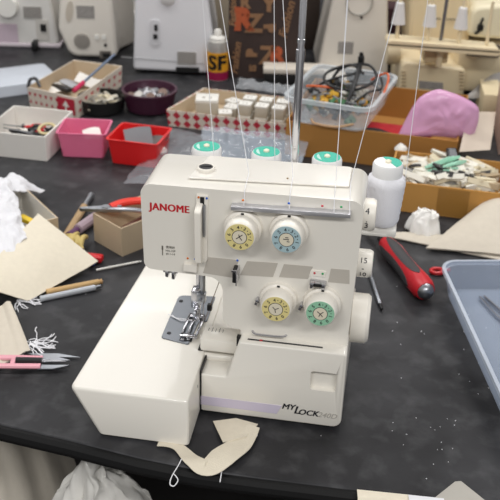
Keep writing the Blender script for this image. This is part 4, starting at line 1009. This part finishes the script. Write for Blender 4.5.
# B
Y = 2.19
t, _ = back_machine('white sewing machine with a round speaker-like grille, second from the left', Y, [(70, 57, .03), (118, 59.5, .015), (111, -10, .01), (106, -80, .02), (62, -80, .03), (58, 30, .03)], .17, mat('warm_white', (230, 224, 214), .4, var=.02))
g = disc(t, Y, 82, 41, .0195, mat('grille_grey', (176, 170, 162), .5), 'grille', .002)
x, z = on(t, Y, 82, 41)
for k in range(7):
    dz = -.0135 + .0045*k; hw_ = sqrt(.018**2 - dz*dz); b = new(); bx(b, (x, -.0024, z + dz), (2*hw_, .001, .0014)); obj('grille_slot', b, mat('slot_grey', (130, 124, 118), .5), g)
x, z = on(t, Y, 69.5, 11.5); b = new(); prism(b, [(x + .0085*cos(a) + .004*sin(a), z + .025*sin(a)) for a in [i*2*pi/28 for i in range(28)]], -.0015, .002, 'y'); obj('side_recess', b, mat('recess_grey', (196, 186, 172), .5), t)
plate(t, Y, 77, 6, 94, 18, LAB, 'rating_label')
for u, v in ((97, 37), (104, 37)): plate(t, Y, u - 2, v - 2, u + 2, v + 2, WHITE, 'jack_cover', -.0025, .001)
disc(t, Y, 105.5, 45, .0038, BLACK, 'socket_hole', .0025)
plate(t, Y, 100, 51, 111, 58, mat('socket_grey', (110, 104, 98), .5), 'power_socket', -.003, .001)
plate(t, Y, 103, 53, 110, 57, BLACK, 'socket_pins', -.004, .001)
# its right flank
x, z = on(t, Y, 118, 55); b = new(); loft(b, [[V((x - .02, .03, .005)), V((x + .028, .14, .005)), V((x - .02, .165, .005))], [V((x - .03, .03, .28)), V((x + .02, .14, .28)), V((x - .03, .165, .28))]]); fl = obj('right_flank', b, MATS['warm_white'], t, bevel=.006)
b = new(); bx(b, (x + .001, .085, .145), (.004, .035, .024), RZ(-.38)); obj('flank_label', b, DARKMET, t)
# C
Y = 2.09
t, _ = back_machine('large plain white sewing machine behind the purple bowl', Y, [(133, 70, .008), (216, 76.5, .008), (214, 40, .02), (208, 0, .01), (204, -80, .03), (137, -80, .03)], .18, mat('cool_white', (228, 228, 232), .4, var=.015))
plate(t, Y, 150, 20, 160, 45, mat('inlet_white', (214, 214, 218), .4), 'inlet_panel', -.002, .008)
plate(t, Y, 154.5, 24.5, 157.5, 30.5, BLACK, 'inlet_slot', -.004, .0005, .004); plate(t, Y, 153.5, 34, 157.5, 38.5, BLACK, 'power_inlet', -.004, .0005, .004)
plate(t, Y, 177.5, 52, 196, 64, LAB, 'rating_label', -.002)
plate(t, Y, 176, 67.5, 199, 72, BLACK, 'vent_slot', -.002)
disc(t, Y, 167.5, -2, .017, mat('lock_ring', (214, 212, 212), .4), 'side_button', .004)
x, z = on(t, Y, 150, 64); b = new(); bx(b, (x + .03, -.0006, .034), (.19, .001, .0012), RY(.05)); obj('seam_line', b, mat('seam_grey', (176, 176, 178), .5), t)
# D
Y = 2.12
t, _ = back_machine('white sewing machine with a tapering back, right of the paper bag', Y, [(316, 72, .006), (388, 74, .006), (388, -80, .02), (344, -80, .02), (332, 0, .02)], .17, mat('ivory_white', (226, 220, 210), .4, var=.02))
x, z = on(t, Y, 359.5, 2); b = new(); tube(b, [V((x + .0285*cos(a), -.002, z + .0285*sin(a))) for a in [i*2*pi/36 for i in range(37)]], .0022, 8); obj('wheel_ring', b, mat('ring_grey', (168, 164, 156), .5), t)
disc(t, Y, 361.5, 17.5, .0032, DARKMET, 'screw_hole', .002)
plate(t, Y, 337.5, 42, 353.5, 53.5, LAB, 'rating_label')
x0, z0 = on(t, Y, 268, 74); x1, z1 = on(t, Y, 318, 66)
b = new(); bx(b, ((x0 + x1)/2 - .002, -.078, .038), (x1 - x0 + .02, .05, .012), bev=.002); obj('free_arm', b, mat('arm_white', (214, 206, 194), .5), t)
b = new(); bx(b, ((x0 + x1)/2 - .002, -.078, .017), (x1 - x0 + .016, .046, .030), bev=.001); obj('arm_front', b, BLACK, t)
b = new(); bx(b, (x1 + .03, -.05, .012), (.06, .11, .020), bev=.003); obj('machine_base', b, MATS['ivory_white'], t)
# lettering on the rating labels
# spray can
p = atY(217.5, 78, 2.02); p = at(217.5, 79)
t = thing('spray_can', 'spray can with a black and orange SF label beside the paper bag', 'spray can', (p.x, p.y, .0005), 0)
R_ = .0235
b = new(); lathe(b, [(0, 0), (R_, .001), (R_, .078), (R_*.95, .083), (R_*.92, .088), (0, .088)], n=36); obj('can_body', b, mat('can_silver', (190, 188, 184), .3, .6), t)
b = new(); lathe(b, [(R_ + .0004, .003), (R_ + .0006, .022), (R_ + .0002, .022), (R_ + .0002, .003)], n=36); 
bmesh.ops.delete(b, geom=[f for f in b.faces if len(f.verts) > 4], context='FACES_ONLY'); obj('magenta_band', b, mat('can_magenta', (150, 22, 70), .4), t)
b = new(); lathe(b, [(R_ + .0004, .022), (R_ + .0006, .066), (R_ + .0002, .066), (R_ + .0002, .022)], n=36)
bmesh.ops.delete(b, geom=[f for f in b.faces if len(f.verts) > 4], context='FACES_ONLY'); lb = obj('can_label', b, mat('can_orange', (226, 160, 40), .45), t)
b = new(); text_bm(b, 'SF', .062, T(0, 0, 0), bold=.002, ext=.0004)
w_ = max(v.co.x for v in b.verts) - min(v.co.x for v in b.verts); mid = (max(v.co.x for v in b.verts) + min(v.co.x for v in b.verts))/2
my_ = (max(v.co.y for v in b.verts) + min(v.co.y for v in b.verts))/2
bmesh.ops.subdivide_edges(b, edges=b.edges[:], cuts=2)
for v in b.verts:
    a = (v.co.x - mid)/w_*.044/R_; z_ = (v.co.y - my_)*.72 + .044; r_ = R_ + .0009 + v.co.z
    v.co = V((r_*sin(a), -r_*cos(a), z_))
obj('can_lettering', b, BLACK, lb)
b = new(); lathe(b, [(0, .087), (.018, .088), (.0175, .096), (.011, .100), (.0085, .100), (.0085, .110), (.006, .114), (0, .1145)], n=28); obj('nozzle', b, mat('cap_white', (226, 224, 218), .4), t)

# printed paper bag
Y = 2.08
x0 = atY(228, 60, Y).x; x1 = atY(303, 60, Y).x; w = x1 - x0
t = thing('paper_bag', 'dark brown paper gift bag printed with orange and tan letters', 'bag', ((x0 + x1)/2, Y, 0), .02)
b = new(); loft(b, [rrect(w, .07, .002, .001, 2, 0, .035), rrect(w, .07, .002, .15, 2, 0, .035), rrect(w*.98, .055, .002, .32, 2, 0, .035), rrect(w*.97, .05, .001, .32, 2, 0, .035), rrect(w*.97, .06, .001, .01, 2, 0, .035)]); obj('bag_body', b, mat('bag_brown', (56, 42, 38), .65, var=.12, scale=25), t)
TAN = mat('print_tan', (140, 104, 74), .7, var=.1, scale=300); ORG = mat('print_orange', (176, 84, 48), .7, var=.25, scale=260)
def ptxt(s, u, v, size, m, rot=0., bold=0., sh=0.):
    q = atY(u, v, Y); b = new(); text_bm(b, s, size, T(q.x - t.location.x, -.0012 + (.0 if q.z < .15 else (q.z - .15)*.045), q.z) @ RX(pi/2 - .04*(q.z > .15)) @ RZ(rot), bold=bold, ext=.0004, shear=sh); obj('bag_print', b, m, t)
ptxt('R', 243, 20, .0656, ORG, 0, .004); ptxt('Z', 254, 24, .0560, TAN, 0, .002); ptxt('P', 269, 28, .0304, TAN, -pi/2 + .1, .003); ptxt('P', 252, 53, .0288, TAN, pi/2, .003)
ptxt('Z', 268, 56, .0560, TAN, 0, .002); ptxt('R', 277, 56, .0528, ORG, 0, .003)
ptxt('Fashion', 287, 20, .0272, TAN, pi/2 - .2, .0006, .3); ptxt('Fashion', 236, 58, .0240, TAN, pi/2 - .1, .0006, .3); ptxt('Fashion', 233, 12, .0208, TAN, pi/2, .0006, .3)
ptxt('Y', 269, 5, .0400, TAN, 0, .003); ptxt('IS', 253, 68, .0208, TAN, pi/2, .001); ptxt('Ti', 287, 68, .0272, TAN, pi/2, .001, .3); ptxt('R', 245, 3, .0320, TAN, 0, .002)
# side panel print and folded cardboard behind
b = new(); bx(b, (0, 0, .15), (.13, .012, .30), bev=.001); o = obj('cardboard_sheet', b, mat('panel_tan', (200, 186, 164), .7)); p = atY(219, 30, 2.24); put(o, (p.x, 2.29, .0005), .1); tag(o, 'tan cardboard panel standing behind the spray can', 'cardboard')
b = new(); bx(b, (0, 0, .15), (.06, .09, .30), bev=.002); o = obj('dark_carton', b, mat('carton_dark', (74, 62, 56), .7, var=.25, scale=40)); p = atY(309, 40, 2.2); put(o, (p.x - .005, 2.36, .0005), .1); tag(o, 'dark carton standing between the paper bag and the tapered machine', 'carton')

# cream overlocker at the back right
Y = 1.98
t = thing('overlock_sewing_machine', 'aged cream overlock machine seen from behind, with its own spool stand', 'sewing machine', (atY(432, 97, Y).x, Y, 0), .0)
def xz(u, v, y=0.): q = atY(u, v, Y + y); return q.x - t.location.x, q.z
b = new(); prism(b, round_poly([(xz(398, 97)[0], .004, .006), (xz(463, 100)[0], .004, .006), xz(466, 69) + (.012,), xz(402, 61) + (.012,)]), 0, .16, 'y'); obj('motor_housing', b, OLDCREAM, t, bevel=.006, seg=3)
for k in range(6):
    for u in (403.5, 461.5):
        x, z = xz(u, 72 + 3.4*k); b = new(); bx(b, (x, -.0008, z), (.010, .002, .002)); obj('vent_slit', b, mat('vent_shadow', (150, 130, 100), .6), t)
b = new(); prism(b, [xz(419, 80.5), xz(443, 82.5), xz(443, 90), xz(419, 88)], -.0015, .001, 'y'); obj('rating_label', b, LAB, t)
b = new(); prism(b, round_poly([xz(386, 37, -.06) + (.008,), xz(498, 46, -.06) + (.008,), xz(498, 53, -.06) + (.008,), xz(386, 44, -.06) + (.008,)]), -.085, -.035, 'y'); bar = obj('spool_stand', b, OLDCREAM, t, bevel=.005, seg=3)
x, z = xz(433, 53); b = new(); bx(b, (x, -.012, z + .005), (.05, .06, .03), bev=.004); obj('stand_bracket', b, mat('bracket_tan', (206, 184, 146), .45), t); b = new(); lathe(b, [(0, 0), (.007, 0), (.007, .034), (0, .036)], T(x + .006, -.045, z - .014), 16); obj('bracket_knob', b, OLDCREAM, t)
CONE = mat('frosted_cone', (226, 224, 222), .4, alpha=.9)
for u, v, c in ((397, 36, 1), (428, 38.5, 1), (459, 41, 1), (487, 43, 0)):
    x, z = xz(u, v, -.06)
    b = new(); lathe(b, [(0, -.004), (.004, -.004), (.0032, .085), (0, .086)], T(x, -.06, z), 12); pin = obj('spool_pin', b, OLDCREAM, t)
    if c: b = new(); lathe(b, [(0, .026), (.0145, .026), (.0140, .029), (.0085, .068), (.006, .070), (0, .070)], T(x, -.06, z), 24); obj('cone_holder', b, CONE, pin)
x, z = xz(441, 38, -.05); b = new(); lathe(b, [(0, 0), (.0036, 0), (.0036, .33), (0, .33)], T(x, -.05, z - .004) @ RY(.03), 14); obj('antenna_rod', b, mat('rod_grey', (120, 120, 124), .35, .7), t)
b = new(); prism(b, round_poly([xz(408, 66, .1) + (.01,), xz(470, 70, .1) + (.01,), xz(470, -60, .1) + (.02,), xz(412, -60, .1) + (.02,)]), .10, .24, 'y'); obj('arm_housing', b, mat('aged_cream2', (224, 206, 170), .45, var=.03), t, bevel=.01, seg=3)
b = new(); prism(b, round_poly([xz(466, 36, .08) + (.015,), xz(520, 40, .08) + (.02,), xz(520, 2, .08) + (.02,), xz(472, 6, .08) + (.02,)]), .07, .22, 'y'); obj('arm_end', b, mat('aged_cream3', (232, 222, 192), .45, var=.03), t, bevel=.01, seg=3)
x, z = xz(480, 27, .07); b = new(); bx(b, (x, .066, z), (.012, .01, .014), bev=.002); bx(b, (x, .064, z + .012), (.004, .008, .02), RY(.3), bev=.001); bx(b, (x - .006, .064, z - .010), (.012, .008, .005), RY(-.6), bev=.001); obj('thread_hook', b, BLACK, t)
for k in range(8):
    u = 437 + k*2.6
    if abs(u - 443) < 3: continue
    x, z = xz(u, 18.5 + k*.15, .1); b = new(); bx(b, (x, .0985, z), (.0028, .002, .003)); obj('guide_hole', b, INK, t)
x, z = xz(399, 55, .03); b = new(); lathe(b, [(0, 0), (.026, .002), (.028, .01), (.026, .03), (0, .03)], T(x - .026, .055, z) @ RY(pi/2), 28); obj('handwheel', b, OLDCREAM, t)
b = new(); bx(b, (.11, .10, .055), (.12, .16, .09), bev=.008); obj('cloth_plate', b, OLDCREAM, t)
x, z = xz(478, 52, .0); b = new(); prism(b, round_poly([(x - .022, z - .012, .004), (x + .05, z - .015, .004), (x + .05, z + .012, .004), (x - .022, z + .012, .004)]), .012, .02, 'y'); obj('machined_plate', b, mat('plate_dark', (108, 100, 92), .4, .5), t)
# things standing in the gap beside it
b = new(); bx(b, (0, 0, .05), (.06, .08, .10), bev=.01); o = obj('dark_pouch', b, mat('dark_maroon', (60, 30, 36), .8, var=.3, scale=50)); p = at(392, 40); put(o, (atY(394, 30, 2.35).x, 2.4, .0005)); tag(o, 'dark maroon pouch standing left of the cream overlocker', 'pouch')
b = new(); bx(b, (0, 0, .03), (.05, .06, .06), bev=.004); o = obj('blue_grey_carton', b, mat('blue_grey', (112, 122, 138), .6)); put(o, (atY(389, 70, 2.2).x, 2.24, .0005)); tag(o, 'small blue grey carton left of the cream overlocker base', 'carton')
# far machines closing the back of the table
for k, (u, wd, lab) in enumerate(((60, .20, 'white machine end far back between the two left sewing machines'), (128, .10, 'pale machine far back between the grille machine and the large white one'), (395, .12, 'pale cabinet-like machine far back left of the cream overlocker'))):
    Y2 = 2.56; p = atY(u, 10, Y2); t = thing('sewing_machine', lab, 'sewing machine', (p.x, Y2, 0))
    b = new(); bx(b, (0, .07, .13), (wd, .14, .26), bev=.02, seg=3); obj('body', b, GREYW if k < 2 else OLDCREAM, t)
    b = new(); bx(b, (0, .06, .012), (wd*1.25, .16, .02), bev=.004); obj('machine_base', b, GREYW if k < 2 else OLDCREAM, t)

# ------------------------------------------------------------------ under the table
b = new(); mound(b, .17, .17, .60, .05, 7, 4, 40, 80, zmin=.002, edge=.12, power=3); o = obj('cloth_sack', b, mat('sack_beige', (226, 218, 204), .85, var=.06, bump=.3, bscale=80), ang=70); put(o, (-.395, 1.13, -.738)); tag(o, 'pale beige cloth sack standing under the table at the left', 'sack')
b = new(); mound(b, .11, .10, .60, .05, 17, 9, 44, 90, zmin=.002, edge=.2, power=3); o = obj('plastic_bag', b, mat('milky_film', (238, 236, 230), .2, alpha=.92, var=.06, bump=.6, bscale=40, spec=.7), ang=70); put(o, (-.178, .90, -.738)); tag(o, 'crumpled milky plastic bag under the table edge below the cloth plate', 'bag')
def edge_y(x): return .745 + (x - .122)*(.737 - .745)/.074
def hang(x0, x1, lift, sd):
    path = [(-.0035, .0025), (-.012, .0015), (-.0165, -.004), (-.018, -.04), (-.020, -.12), (-.018, -.20)]
    def f(u, v):
        x = x0 + (x1 - x0)*u; k = v*(len(path) - 1); i_ = min(int(k), len(path) - 2); q = k - i_
        a = path[i_][0]*(1 - q) + path[i_ + 1][0]*q; z = path[i_][1]*(1 - q) + path[i_ + 1][1]*q
        return (x, edge_y(x) + a - lift - .004*v*sin(u*9 + sd) - .004*v, z + lift)
    return f
b = new(); sheet(b, 16, 25, hang(.118, .178, .0, 1), .0015); tag(obj('cream_cloth', b, CALICO, ang=70), 'cream cloth hanging over the front table edge at the lower right', 'cloth')
b = new(); sheet(b, 10, 25, hang(.170, .206, .0022, 3), .0012); tag(obj('white_cloth', b, WHITECLOTH, ang=70), 'small white cloth over the table edge beside the pointed grey scrap', 'cloth')
# ------------------------------------------------------------------ light, world, camera
def area(name, p, size, sy, power, rot=(0, 0, 0), c=(1, .985, .965)):
    l = bpy.data.lights.new(name, 'AREA'); l.shape = 'RECTANGLE'; l.size = size; l.size_y = sy; l.energy = power; l.color = c
    o = bpy.data.objects.new(name, l); C.objects.link(o); o.location = p; o.rotation_euler = rot
area('ceiling_lamp', (-.9, 1.7, 1.9), 1.2, .3, 14)
area('ceiling_lamp', (.9, 1.7, 1.9), 1.2, .3, 14)
area('ceiling_lamp', (-.9, -.9, 1.9), 1.2, .3, 24)
area('ceiling_lamp', (.9, -.9, 1.9), 1.2, .3, 24)
area('ceiling_lamp', (-.55, 3.6, 1.9), .5, 1.2, 7)
area('ceiling_lamp', (.6, 3.9, 1.9), .6, 1.0, 8)
w = bpy.data.worlds.new('World'); bpy.context.scene.world = w; w.use_nodes = True
w.node_tree.nodes['Background'].inputs[0].default_value = (1, .99, .98, 1); w.node_tree.nodes['Background'].inputs[1].default_value = .27
cam = bpy.data.cameras.new('camera'); co = bpy.data.objects.new('camera', cam); C.objects.link(co)
cam.sensor_width = 36; cam.lens = F/500*36; cam.clip_start = .01
co.matrix_world = T(0, 0, CH) @ RX(pi/2 - PITCH) @ RZ(ROLL)
cam.dof.use_dof = True; cam.dof.focus_distance = .97; cam.dof.aperture_fstop = 13
sc = bpy.context.scene; sc.camera = co
sc.view_settings.view_transform = 'Standard'; sc.view_settings.look = 'None'; sc.view_settings.gamma = 1; sc.view_settings.exposure = 0.32
sc.view_settings.use_curve_mapping = False
